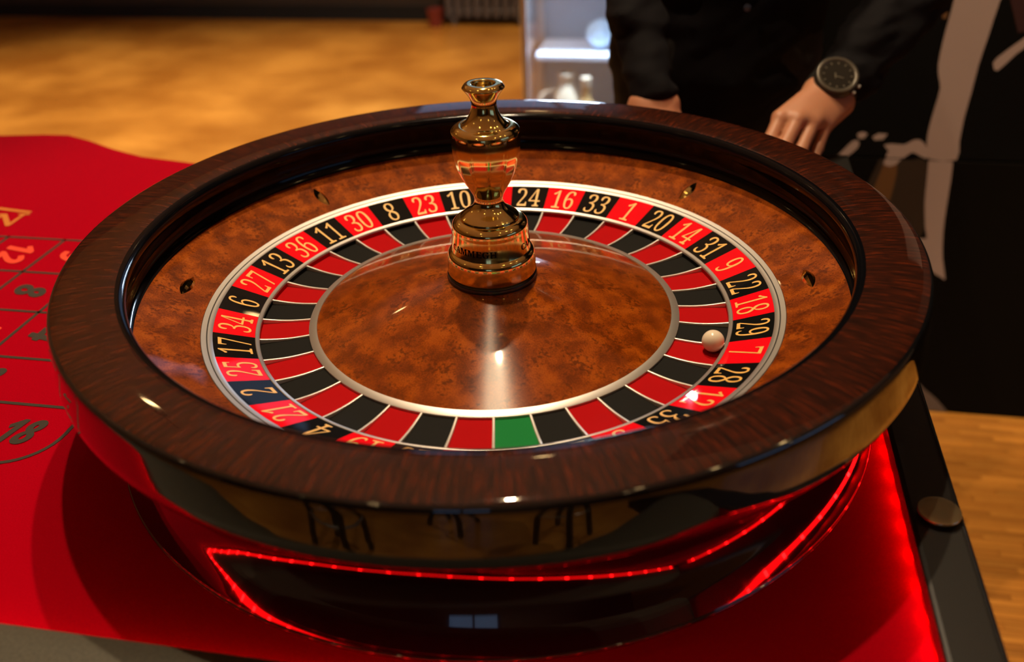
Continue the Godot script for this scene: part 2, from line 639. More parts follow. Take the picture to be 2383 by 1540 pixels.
func fret_mesh() -> ArrayMesh:
	var rows := []
	for j in 13:
		var t := j / 12.0
		var r := lerpf(0.1548, 0.1946, t) * S
		var y := fret_top(t)
		var w := 0.00115
		var row := []
		for p in [[-w, -0.0016], [-w, y - 0.0004], [-w * 0.6, y], [w * 0.6, y], [w, y - 0.0004], [w, -0.0016]]:
			row.append(Vector3(r, p[1], p[0]))
		rows.append(row)
	return sheet(rows, false, Vector2.ONE, true)


func numeral_mesh(n: int) -> ArrayMesh:
	var tr := letters(str(n), "Droid Serif", 400, 0.66)
	var st := SurfaceTool.new()
	st.begin(Mesh.PRIMITIVE_TRIANGLES)
	st.set_smooth_group(-1)
	var rm := 0.2132 * S
	var hgt := 0.0300
	var slope := (0.0156 - 0.0048) / (0.2289 - 0.1975)
	for k in range(0, tr.size(), 3):
		var q := []
		for e in 3:
			var g := tr[k + e] * hgt
			var r := rm + g.y
			var a := g.x / rm
			q.append(Vector3(r * cos(a), 0.0048 * S + (r - 0.1975 * S) * slope + 0.00025, r * sin(a)))
		tri(st, q[0], q[1], q[2], Vector3.UP)
	st.generate_normals()
	return st.commit()


func urn_mesh() -> ArrayMesh:        # twelve flat faces with rounded ridges between them, fading out towards the waist
	var prof := curve(v2([0.0138, 0.1232, 0.0145, 0.1258, 0.0164, 0.1295, 0.0192, 0.1342, 0.0221, 0.1393, 0.0251, 0.145, 0.0280, 0.1526, 0.0298, 0.1592, 0.0311, 0.166, 0.0317, 0.173, 0.0319, 0.180, 0.0317, 0.1858, 0.0314, 0.1876]), 4)
	var rows := []
	var n := 240
	for p in prof:
		var amt := smoothstep(0.128, 0.146, p.y) * (1.0 - smoothstep(0.1845, 0.1876, p.y))
		var row := []
		for j in n:
			var a := TAU * j / n
			var x := fposmod(a - deg_to_rad(87.3), TAU / 12) - TAU / 24
			var r: float = p.x * lerpf(1.0, minf(1.0, 0.978 / cos(x)), amt)
			row.append(Vector3(r * cos(a), p.y, r * sin(a)))
		rows.append(row)
	return sheet(rows, true, Vector2.ONE, false)


func turret_letters() -> ArrayMesh:
	var tr := letters("CAMMEGH", "Droid Serif", 700, 1.06)
	var st := SurfaceTool.new()
	st.begin(Mesh.PRIMITIVE_TRIANGLES)
	st.set_smooth_group(-1)
	var r := 0.03784
	for c in 3:
		var mid := deg_to_rad(90.0 + 31.0 + 120.0 * c)     # angle where the word's middle stands
		for k in range(0, tr.size(), 3):
			var q := []
			var nn := Vector3.ZERO
			for e in 3:
				var g := tr[k + e] * 0.0064
				var a := mid - g.x / r
				var rr := r + 0.00013 - g.y * 0.0628
				q.append(Vector3(rr * cos(a), 0.0795 + g.y, rr * sin(a)))
				nn += Vector3(cos(a), 0, sin(a))
			tri(st, q[0], q[1], q[2], nn)
	st.generate_normals()
	return st.commit()


func make_rotor() -> void:
	var t := thing("roulette_rotor", "burl wood wheel head with number ring, pockets and brass turret, inside the bowl", "roulette wheel", Vector3(0, Y0, 0))
	part("outer_ring", lathe(v2([0.2377, 0.011, 0.2377, 0.0180, 0.2373, 0.0184, 0.2336, 0.0171, 0.2334, 0.0162, 0.2328, 0.0160, 0.2326, 0.0168, 0.2291, 0.0158, 0.2288, 0.0154, 0.2286, 0.0135]), 240, S), M.steel, t)
	part("ring_groove", lathe(v2([0.2337, 0.0166, 0.2325, 0.0163]), 240, S), M.groove_black, t)
	part("inner_ring", lathe(v2([0.1978, 0.0045, 0.1976, 0.0052, 0.1970, 0.0054, 0.1951, 0.0045, 0.1945, 0.0040, 0.1943, 0.0025]), 240, S), M.steel, t)
	part("cone_ring", lathe(v2([0.1552, -0.0016, 0.1551, 0.0004, 0.1546, 0.0008, 0.1486, 0.0022, 0.1483, 0.0018]), 240, S), M.steel, t)
	var cone := curve(v2([0.1485, 0.0017, 0.125, 0.0087, 0.100, 0.0161, 0.070, 0.0247, 0.045, 0.0314, 0.030, 0.0350]), 8)
	part("burl_cone", lathe(cone, 240, S), M.burl_polished, t)
	var panel := sector(0.1975 * S, 0.0048 * S, 0.2289 * S, 0.0156 * S, STEP / 2, 8)
	var pocket := pocket_mesh()
	var fret := fret_mesh()
	for i in 37:
		var n: int = ORDER[i]
		var a := FIRST - (i + 0.5) * STEP
		var col := "green" if n == 0 else "red" if red_number(n) else "black"
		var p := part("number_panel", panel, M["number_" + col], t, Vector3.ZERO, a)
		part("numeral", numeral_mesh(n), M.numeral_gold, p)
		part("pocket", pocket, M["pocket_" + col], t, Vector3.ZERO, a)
		part("pocket_fret", fret, M.fret_steel, t, Vector3.ZERO, FIRST - i * STEP)
	# the turret
	var ped := v2([0.0400, 0.0455, 0.0425, 0.0457, 0.0431, 0.0465, 0.0437, 0.048, 0.0432, 0.0615])
	ped.append_array(curve(v2([0.0433, 0.0622, 0.0430, 0.0650, 0.0421, 0.0674, 0.0406, 0.0692, 0.0390, 0.0702]), 4))
	ped.append_array(v2([0.0387, 0.0704, 0.0384, 0.0709, 0.0372, 0.0900]))
	ped.append_array(curve(v2([0.0371, 0.0908, 0.0368, 0.0932, 0.0364, 0.0966, 0.0347, 0.0994, 0.0322, 0.1013, 0.0296, 0.1021]), 4))
	ped.append_array(v2([0.0287, 0.1022, 0.0285, 0.1026, 0.0285, 0.1038]))
	ped.append_array(curve(v2([0.0281, 0.1046, 0.0268, 0.1057, 0.0240, 0.1079, 0.0196, 0.1108, 0.0163, 0.1139, 0.0144, 0.1173, 0.0136, 0.1205, 0.0138, 0.1232]), 4))
	var tu := part("turret", lathe(ped, 128), M.brass, t)
	part("base_ring", lathe(curve(v2([0.0425, 0.0365, 0.0445, 0.0392, 0.0447, 0.0425, 0.0440, 0.0450, 0.0420, 0.0458]), 3), 128), M.rubber, tu)
	part("urn_body", urn_mesh(), M.brass, tu)
	var neck := v2([0.0317, 0.1876, 0.0315, 0.1893, 0.0308, 0.1904])
	neck.append_array(curve(v2([0.0300, 0.1912, 0.0284, 0.1925, 0.0262, 0.1934, 0.0236, 0.1938]), 3))
	neck.append_array(v2([0.0226, 0.1934]))
	neck.append_array(curve(v2([0.0220, 0.1941, 0.0202, 0.1952, 0.0176, 0.1979, 0.0151, 0.2015, 0.0130, 0.2058, 0.0117, 0.2105, 0.0115, 0.2140, 0.0121, 0.2175, 0.0138, 0.2208, 0.0160, 0.2240, 0.0181, 0.2266]), 4))
	neck.append_array(v2([0.0188, 0.2272, 0.0194, 0.2280, 0.0193, 0.2285, 0.0174, 0.2311, 0.0166, 0.2317, 0.0116, 0.2318]))
	neck.append_array(curve(v2([0.0110, 0.2316, 0.0104, 0.2306, 0.0100, 0.2285, 0.0088, 0.2240, 0.0060, 0.2205, 0.0001, 0.2190]), 4))
	part("finial_neck", lathe(neck, 128), M.brass, tu)
	part("lettering", turret_letters(), M.print_black, tu)


func make_ball() -> void:
	var m := SphereMesh.new()
	m.radius = 0.0104
	m.height = 0.0208
	m.radial_segments = 64
	m.rings = 32
	var b := part("roulette_ball", m, M.ivory, self, Vector3(0.2019, Y0 - 0.0016 + 0.0104, 0.0957))
	tag(b, "small ivory white ball lying in the red pocket by the number seven", "ball")


# ---------------------------------------------------------------- the table
func print_on_cloth(text: String, font: String, weight: int, wide: float, lean: float, hgt: float, at: Vector2, turn: float, fat := 0.024) -> ArrayMesh:
	var tr := letters(text, font, weight, wide, lean)
	var st := SurfaceTool.new()
	st.begin(Mesh.PRIMITIVE_TRIANGLES)
	st.set_smooth_group(-1)
	var lift := 0.0
	for o in [Vector2(-fat, 0), Vector2(fat, 0), Vector2(0, -fat), Vector2(0, fat)]:
		lift += 0.00003
		for k in range(0, tr.size(), 3):
			var q := []
			for e in 3:
				var g: Vector2 = ((tr[k + e] + o) * hgt).rotated(turn)
				q.append(Vector3(at.x + g.x, FELT + 0.0005 + lift, at.y - g.y))
			tri(st, q[0], q[1], q[2], Vector3.UP)
	st.generate_normals()
	return st.commit()


func line_on_cloth(a: Vector2, b: Vector2, w := 0.0042) -> ArrayMesh:
	var d := (b - a).normalized() * w / 2
	var s := Vector2(-d.y, d.x)
	return slab(PackedVector2Array([a - d - s, b + d - s, b + d + s, a - d + s]), FELT, FELT + 0.0005)


func make_table() -> void:
	var turn := -deg_to_rad(PHI)
	var t := thing("gaming_table", "red cloth roulette table with black edge rails and printed betting layout", "table", Vector3.ZERO, turn)
	var edge := v2([0.3865, -0.54, 0.3865, 0.408, -1.75, 0.408, -1.75, -0.600, -1.30, -0.622, -1.06, -0.640, -0.97, -0.654, -0.925, -0.655, -0.87, -0.632, -0.80, -0.595, -0.73, -0.566, -0.62, -0.545, -0.50, -0.540])
	part("red_cloth", slab(edge, FELT - 0.004, FELT), M.felt, t)
	var under := Geometry2D.offset_polygon(edge, -0.003)[0]
	part("table_board", slab(under, FELT - 0.034, FELT - 0.0042), M.rail_black, t)
	part("apron", slab(v2([0.33, -0.46, 0.33, 0.36, -1.66, 0.36, -1.66, -0.50]), FELT - 0.16, FELT - 0.0345), M.rail_black, t)
	for p in [[0.24, -0.38], [0.24, 0.28], [-1.56, -0.40], [-1.56, 0.28]]:
		part("table_leg", cbox(Vector3(0.09, FELT - 0.1605, 0.09), 0.006), M.rail_black, t, Vector3(p[0], (FELT - 0.1605) / 2, p[1]))
	# right edge rail: top with an overhang that hides the light strip below it
	var prof := v2([0.3870, -0.034, 0.4190, -0.034, 0.4190, 0.0235, 0.4180, 0.0258, 0.4150, 0.0265, 0.3825, 0.0265, 0.3800, 0.0255, 0.3790, 0.0235, 0.3790, 0.0105, 0.3870, 0.0105])
	var rr := part("edge_rail", rail_along_z(prof, -0.54, 0.62), M.rail_black, t, Vector3(0, FELT, 0))
	part("rail_face", rail_along_z(v2([0.3790, 0.0107, 0.3788, 0.0107, 0.3788, 0.0236, 0.3790, 0.0236]), -0.54, 0.4085), M.painted_red_glow, rr)  # red reflection of the lit cloth is put into its colour
	part("edge_trim", rail_along_z(v2([0.4190, 0.0225, 0.4200, 0.0225, 0.4200, 0.0256, 0.4180, 0.0272, 0.4174, 0.0264, 0.4188, 0.0252]), -0.54, 0.62), M.aluminium, rr)
	# front arm rail, padded grey
	var fp := v2([0.4085, 0.0105, 0.4085, 0.0215, 0.4100, 0.0250])
	fp.append_array(curve(v2([0.4130, 0.0275, 0.4300, 0.0335, 0.4600, 0.0365, 0.4950, 0.0330, 0.5200, 0.0200, 0.5280, 0.0000, 0.5200, -0.0300]), 4))
	fp.append_array(v2([0.4165, -0.034, 0.4165, 0.0105]))
	part("arm_rail", extrude_x(fp, -1.75, 0.3785), M.grey_vinyl, t, Vector3(0, FELT, 0))
	var bp := v2([-0.500, 0.0105, -0.500, 0.0230, -0.5020, 0.0255, -0.506, 0.0270, -0.610, 0.0270, -0.616, 0.0255, -0.620, 0.0210, -0.620, -0.034, -0.5055, -0.034, -0.5055, 0.0105])
	part("dealer_rail", extrude_x(bp, -0.42, 0.4190), M.rail_black, t, Vector3(0, FELT, 0))
	# light strips under both rails
	for side in 2:
		var strip := part("led_strip", cbox(Vector3(0.0008, 0.005, 0.93) if side == 0 else Vector3(2.1, 0.005, 0.0008), 0.0002), M.painted_red_glow, t, Vector3(0.3864, FELT + 0.0055, -0.07) if side == 0 else Vector3(-0.68, FELT + 0.0055, 0.4160))
		var chip := cbox(Vector3(0.0014, 0.0030, 0.0050) if side == 0 else Vector3(0.0050, 0.0030, 0.0014), 0.0004)
		var n := 28 if side == 0 else 56
		for k in n:
			var s := (k - (n - 1) / 2.0) * 0.0333
			part("led", chip, M.led_red, strip, Vector3(-0.0010, 0, s) if side == 0 else Vector3(s + 0.13, 0, -0.0010))
		var l := AreaLight3D.new()
		l.name = "led_strip_glow" if side == 0 else "led_strip_glow_front"
		l.light_color = Color(1.0, 0.03, 0.04)
		l.area_size = Vector2(0.92, 0.004) if side == 0 else Vector2(1.84, 0.004)
		l.area_normalize_energy = true
		l.light_energy = LED_ENERGY * (1.0 if side == 0 else 2.0)
		l.area_range = 12.0
		l.shadow_enabled = true
		t.add_child(l)
		l.position = Vector3(0.3838, FELT + 0.006, -0.07) if side == 0 else Vector3(-0.55, FELT + 0.006, 0.4133)
		l.rotation = Vector3(0, PI / 2, 0) if side == 0 else Vector3(0, 0, 0)
	# printed layout
	var cx := [-0.404]
	for k in 14:
		cx.append(-0.404 - 0.0885 * (k + 1))
	var left: float = cx[14]
	var rv := [-0.2475, -0.1515, -0.0555, 0.042, 0.123]
	for k in 5:
		part("layout_line", line_on_cloth(Vector2(left, rv[k]), Vector2(-0.404, rv[k])), M.felt_dark_print, t)
	for k in 15:
		part("layout_line", line_on_cloth(Vector2(cx[k], rv[0]), Vector2(cx[k], rv[3])), M.felt_dark_print, t)
	for k in [0, 4, 8, 12]:
		part("layout_line", line_on_cloth(Vector2(cx[k], rv[3]), Vector2(cx[k], rv[4])), M.felt_dark_print, t)
	# the rounded border of the lowest row
	var bend := PackedVector2Array()
	var inner := PackedVector2Array()
	for k in 11:
		var a := PI / 2 * k / 10
		bend.append(Vector2(-0.404 - 0.052, 0.164) + Vector2(cos(a), sin(a)) * 0.0541)
		inner.append(Vector2(-0.404 - 0.052, 0.164) + Vector2(cos(a), sin(a)) * 0.0499)
	bend.insert(0, Vector2(-0.4019, 0.123))
	inner.insert(0, Vector2(-0.4061, 0.123))
	bend.append(Vector2(left, 0.2181))
	inner.append(Vector2(left, 0.2139))
	inner.reverse()
	bend.append_array(inner)
	part("layout_border", slab(bend, FELT, FELT + 0.0005), M.felt_dark_print, t)
	for k in [2, 4, 6, 8, 10, 12]:
		part("layout_line", line_on_cloth(Vector2(cx[k], rv[4]), Vector2(cx[k], 0.216)), M.felt_dark_print, t)
	for n in range(1, 37):
		var col := (n - 1) / 3
		var row := 2 - (n - 1) % 3
		var at := Vector2((cx[col] + cx[col + 1]) / 2.0 - 0.0885 * 0.0, (rv[row] + rv[row + 1]) / 2.0)
		part("layout_number", print_on_cloth(str(n), "Droid Sans", 700, 0.82, 0.22, 0.044, at, -PI / 2), M.felt_red_print if red_number(n) else M.felt_dark_print, t)
	var dz := ["1st 12", "2nd 12", "3rd 12"]
	for k in 3:
		part("layout_text", print_on_cloth(dz[k], "Droid Sans", 700, 0.78, 0.22, 0.036, Vector2(cx[2] - 0.354 * k - 0.008, 0.083), 0.0), M.felt_dark_print, t)
	part("layout_text", print_on_cloth("1 - 18", "Droid Sans", 700, 0.72, 0.22, 0.038, Vector2(-0.4780, 0.166), 0.0), M.felt_dark_print, t)
	part("layout_text", print_on_cloth("19 - 36", "Droid Sans", 700, 0.72, 0.22, 0.038, Vector2(cx[11], 0.166), 0.0), M.felt_dark_print, t)
	part("gold_letter", print_on_cloth("N", "Droid Serif", 400, 1.2, 0.1, 0.042, Vector2(-0.800, -0.300), 0.12, 0.01), M.felt_gold_print, t)
	part("gold_line", line_on_cloth(Vector2(-0.90, -0.345), Vector2(-0.783, -0.330), 0.007), M.felt_gold_print, t)
	# brass button on the right rail
	var k := thing("brass_disc", "round polished brass disc lying on the black edge rail at lower right", "disc", Vector3(0, 0, 0))
	var bt := Transform3D(Basis(Vector3.UP, turn), Vector3.ZERO) * Vector3(0.4003, FELT + 0.0265, 0.1935)
	k.position = bt
	part("disc_top", lathe(curve(v2([0.0085, 0.0034, 0.0150, 0.0036, 0.0163, 0.0044, 0.0166, 0.0058, 0.0160, 0.0068, 0.0150, 0.0072, 0.0001, 0.0072]), 3), 64), M.brass_dull, k)
	part("disc_stem", lathe(v2([0.0095, 0.0, 0.0095, 0.0036]), 40), M.brass_dull, k)


func rail_along_z(profile: PackedVector2Array, z0: float, z1: float) -> ArrayMesh:   # profile (x, y)
	var st := SurfaceTool.new()
	st.begin(Mesh.PRIMITIVE_TRIANGLES)
	st.set_smooth_group(-1)
	var ix := Geometry2D.triangulate_polygon(profile)
	for k in range(0, ix.size(), 3):
		var p := []
		for e in 3:
			p.append(profile[ix[k + e]])
		tri(st, Vector3(p[0].x, p[0].y, z0), Vector3(p[1].x, p[1].y, z0), Vector3(p[2].x, p[2].y, z0), Vector3(0, 0, -1))
		tri(st, Vector3(p[0].x, p[0].y, z1), Vector3(p[1].x, p[1].y, z1), Vector3(p[2].x, p[2].y, z1), Vector3(0, 0, 1))
	var cw := Geometry2D.is_polygon_clockwise(profile)
	for i in profile.size():
		var a := profile[i]
		var b := profile[(i + 1) % profile.size()]
		var d := b - a
		var nn := Vector3(d.y, -d.x, 0) * (-1.0 if cw else 1.0)
		quad(st, Vector3(a.x, a.y, z0), Vector3(b.x, b.y, z0), Vector3(b.x, b.y, z1), Vector3(a.x, a.y, z1), nn)
	st.generate_normals()
	return st.commit()


# ---------------------------------------------------------------- room
func room_point(u: float, y: float, v: float) -> Vector3:
	return Transform3D(Basis(Vector3.UP, -deg_to_rad(PHI)), Vector3.ZERO) * Vector3(u, y, v)


func wall_box(called: String, u0: float, u1: float, y0: float, y1: float, v0: float, v1: float, m: Material) -> MeshInstance3D:
	var b := BoxMesh.new()
	b.size = Vector3(u1 - u0, y1 - y0, v1 - v0)
	return struct(called, b, m, room_point((u0 + u1) / 2, (y0 + y1) / 2, (v0 + v1) / 2), -deg_to_rad(PHI))

# ---------------------------------------------------------------- scene
const LED_ENERGY := 0.017
const SUN_SPOTS := [
	# x, y, z of the lamp; x, y, z it points at; half angle, energy
	[0.03, 3.30, -0.97, 0.0, 0.9, 0.0, 34.0, 3.9, "above the middle of the far side of the wheel"],
	[-0.10, 3.30, -0.354, 0.0, 0.9, 0.0, 34.0, 3.0, "directly above the brass turret"],
	[-1.7, 3.30, -3.2, -1.6, 0.0, -3.2, 40.0, 14.5, "above the left of the open floor behind the table"],
	[0.2, 3.30, -3.8, 0.2, 0.0, -3.6, 38.0, 8.5, "above the floor in front of the far window"],
	[-3.4, 3.30, -2.9, -3.2, 0.0, -3.0, 40.0, 10.0, "above the far left corner of the open floor"],
	[-1.5, 3.30, 2.6, -1.3, 0.0, 2.5, 36.0, 5.2, "above the floor left of where the camera stands"],
	[1.4, 3.30, 2.5, 1.2, 0.0, 2.4, 36.0, 5.2, "above the floor right of where the camera stands"],
	[-3.0, 3.30, 0.3, -3.0, 0.0, 0.3, 32.0, 3.0, "above the floor by the left wall"],
	[3.2, 3.30, 1.0, 3.2, 0.0, 1.0, 32.0, 3.0, "above the floor by the right wall"],
	[0.2, 3.30, 3.9, 0.2, 0.6, 5.2, 44.0, 5.0, "near the wall behind the camera"],
	[1.35, 3.30, 0.25, 1.15, 0.75, -1.1, 13.0, 6.0, "added to brighten the printed panel"],  # unseen lamp added to lift the print on the panel
	[-3.2, 3.30, 3.2, -3.2, 0.0, 3.2, 34.0, 3.0, "in the left corner behind the camera"],
	[2.2, 3.30, -3.2, 2.2, 0.0, -3.2, 34.0, 3.0, "in the far right corner behind the panel"],
	[0.9, 3.30, 0.75, 0.9, 0.0, 0.75, 10.0, 0.8, "just right of the table's near corner"],
	[-0.9, 3.30, 0.9, -0.9, 0.0, 0.9, 10.0, 0.8, "just left of the table's near side"],
	[1.9, 3.30, -0.1, 1.5, 0.0, -0.2, 21.0, 10.0, "over the parquet to the right of the table"],
]


func _ready() -> void:
	var cam := Camera3D.new()
	cam.name = "camera"
	cam.fov = rad_to_deg(2.0 * atan(770.0 / 2193.69))
	cam.position = Vector3(0.0, Y0 + 0.39857 * S, 0.69385 * S)
	cam.basis = Basis.from_euler(Vector3(-0.54592, -0.02077, -0.03906))
	cam.near = 0.05
	cam.far = 60.0
	var at := CameraAttributesPhysical.new()
	at.frustum_focal_length = 12.0 / tan(deg_to_rad(cam.fov / 2.0))
	at.frustum_focus_distance = 0.93
	at.exposure_aperture = 3.5
	cam.attributes = at
	add_child(cam)
	cam.fov = rad_to_deg(2.0 * atan(770.0 / 2193.69))
	cam.current = true
	var we := WorldEnvironment.new()
	we.name = "world"
	var env := Environment.new()
	env.background_mode = Environment.BG_COLOR
	env.background_color = Color(0.62, 0.78, 1.0)
	env.background_energy_multiplier = 0.7
	env.tonemap_mode = Environment.TONE_MAPPER_LINEAR
	env.tonemap_exposure = 1.0
	env.sdfgi_enabled = true
	env.ssao_enabled = true
	env.ssil_enabled = true
	we.environment = env
	add_child(we)
	make_materials()
	for s in SUN_SPOTS:
		ceiling_spot(Vector3(s[0], s[1], s[2]), Vector3(s[3], s[4], s[5]), s[6], s[7], s[8])
	make_room()
	make_table()
	make_bowl()
	make_rotor()
	make_ball()
	make_person()
	make_wall_panel()
	make_showcase()
	make_radiator()
	make_stools()


func ceiling_spot(at: Vector3, to: Vector3, half: float, energy: float, place: String) -> void:
	var o := thing("ceiling_spotlight", "black ceiling spotlight " + place, "lamp", at, 0.0, "warm ceiling spotlights")
	var b := Basis.looking_at((to - at).normalized(), Vector3(0, 0, 1))
	var body := part("lamp_body", lathe(curve(v2([0.044, 0.0, 0.050, 0.002, 0.051, 0.01, 0.051, 0.10, 0.046, 0.115, 0.0001, 0.118]), 2), 32), M.rail_black, o)
	body.basis = b * Basis(Vector3(1, 0, 0), PI / 2)
	var lens := part("lens", lathe(v2([0.0001, 0.002, 0.042, 0.002, 0.044, 0.004]), 32), M.lamp_lens, o)
	lens.basis = body.basis
	part("stem", lathe(v2([0.008, 0.05, 0.008, ROOM_H - at.y - 0.001]), 16), M.rail_black, o)
	var l := SpotLight3D.new()
	l.name = "spot_glow"
	l.light_color = Color(1.0, 0.885, 0.72)
	l.light_energy = energy
	l.spot_angle = half
	l.spot_angle_attenuation = 0.6
	l.spot_range = 20.0
	l.spot_attenuation = 2.0
	l.light_size = 0.02
	l.shadow_enabled = true
	o.add_child(l)
	l.basis = b
	l.position = (to - at).normalized() * 0.012


const ROOM_H := 3.6


func strip_floor_texture(n: int, cols: int, rows: int, sd: int) -> ImageTexture:
	var rng := RandomNumberGenerator.new()
	rng.seed = sd
	var fine := grey(noise(FastNoiseLite.TYPE_SIMPLEX_SMOOTH, 0.05, 3, sd + 1), n, n / 8)
	var tone := PackedFloat32Array()
	for k in cols * rows:
		tone.append(rng.randf())
	var c0 := Color(0.66, 0.44, 0.17)
	var c1 := Color(0.76, 0.54, 0.24)
	var out := PackedByteArray()
	out.resize(n * n * 3)
	var k := 0
	for y in n:
		var r := y * rows / n
		var sh := (r * 37 % 11) * n / (11 * cols)
		var fy := (y * 5 % (n / 8)) * n
		for x in n:
			var c := ((x + sh) % n) * cols / n
			var f := fine[fy + (x / 3 + r * 61) % n] / 255.0
			var col := c0.lerp(c1, clampf(tone[r * cols + c] * 0.65 + f * 0.7 - 0.18, 0, 1))
			out[k] = int(col.r * 255)
			out[k + 1] = int(col.g * 255)
			out[k + 2] = int(col.b * 255)
			k += 3
	return texture(n, n, out)


func make_room() -> void:
	var turn := -deg_to_rad(PHI)
	var fm := mat("parquet", Color.WHITE, 0.32, 0.0, 0.3)
	fm.albedo_texture = strip_floor_texture(1024, 4, 48, 5)
	var fl := BoxMesh.new()
	fl.size = Vector3(11.0, 0.2, 11.0)
	fm.uv1_triplanar = true
	fm.detail_enabled = true
	fm.detail_blend_mode = BaseMaterial3D.BLEND_MODE_MUL
	fm.detail_albedo = noise_texture(256, 0.03, 3, 91, Color(0.80, 0.74, 0.66), Color(1.0, 1.0, 1.0))
	fm.detail_uv_layer = BaseMaterial3D.DETAIL_UV_2
	fm.uv2_triplanar = true
	fm.uv2_scale = Vector3(0.22, 0.22, 0.22)
	fm.uv1_scale = Vector3(1.4, 1.4, 1.4)
	make_floor_strips(struct("floor", fl, fm, room_point(-0.5, -0.1, 0.0), turn))
	var plaster := mat("plaster", Color(0.30, 0.26, 0.25), 0.9)
	var dark := mat("dark_wall", Color(0.035, 0.022, 0.014), 0.7)
	var ochre := mat("ochre_wall", Color(0.58, 0.46, 0.26), 0.9)
	var ceil := mat("ceiling_paint", Color(0.80, 0.75, 0.62), 0.95)
	wall_box("ceiling", -6.2, 5.2, ROOM_H, ROOM_H + 0.2, -5.7, 5.7, ceil)
	# far wall with one window opening
	wall_box("wall_far", -6.0, 5.0, 0.0, 1.45, -5.32, -5.12, dark)
	wall_box("wall_far_left", -6.0, -1.7, 1.45, ROOM_H, -5.32, -5.12, plaster)
	wall_box("wall_far_right", 0.3, 5.0, 1.45, ROOM_H, -5.32, -5.12, plaster)
	wall_box("wall_far_top", -1.7, 0.3, 3.2, ROOM_H, -5.32, -5.12, plaster)
	window_frame(1, room_point(-0.7, 1.45, -5.22), turn, 2.0, 1.75)
	window_frame(2, room_point(5.1, 1.3, 1.2), turn + PI / 2, 2.8, 1.4)
	window_frame(3, room_point(0.4, 1.3, 5.4), turn, 1.2, 1.3)
	wall_box("baseboard_far", -6.0, 5.0, 0.0, 0.09, -5.12, -5.1, M.trouser_cloth)
	wall_box("wall_left", -6.2, -6.0, 0.0, ROOM_H, -5.5, 5.5, ochre)
	# right wall with a window
	wall_box("wall_right", 5.0, 5.2, 0.0, 1.3, -5.5, 5.5, ochre)
	wall_box("wall_right_top", 5.0, 5.2, 2.7, ROOM_H, -5.5, 5.5, plaster)
	wall_box("wall_right_far", 5.0, 5.2, 1.3, 2.7, -5.5, -0.2, plaster)
	wall_box("wall_right_near", 5.0, 5.2, 1.3, 2.7, 2.6, 5.5, plaster)
	# wall behind the camera with a window
	wall_box("wall_near", -6.0, 5.0, 0.0, 1.3, 5.3, 5.5, dark)
	wall_box("wall_near_top", -6.0, 5.0, 2.6, ROOM_H, 5.3, 5.5, dark)
	wall_box("wall_near_left", -6.0, -0.2, 1.3, 2.6, 5.3, 5.5, dark)
	wall_box("wall_near_right", 1.0, 5.0, 1.3, 2.6, 5.3, 5.5, dark)


func window_frame(n: int, at: Vector3, turn: float, wd: float, h: float) -> void:
	var w := Node3D.new()
	w.name = "window_%d" % n
	add_child(w)
	w.set_meta("kind", "structure")
	w.position = at
	w.rotation.y = turn
	for s in [-1.0, 1.0]:
		part("window_jamb", cbox(Vector3(0.05, h, 0.08), 0.005), M.rail_black, w, Vector3(s * (wd / 2 - 0.025), h / 2, 0))
		part("window_pane", cbox(Vector3(wd / 2 - 0.075, h - 0.1, 0.008), 0.001), M.pane_glass, w, Vector3(s * (wd / 4 - 0.0125), h / 2, 0))
	for y in [0.025, h - 0.025]:
		part("window_rail", cbox(Vector3(wd - 0.1, 0.05, 0.08), 0.005), M.rail_black, w, Vector3(0, y, 0))
	part("mullion", cbox(Vector3(0.05, h - 0.1, 0.08), 0.005), M.rail_black, w, Vector3(0, h / 2, 0))


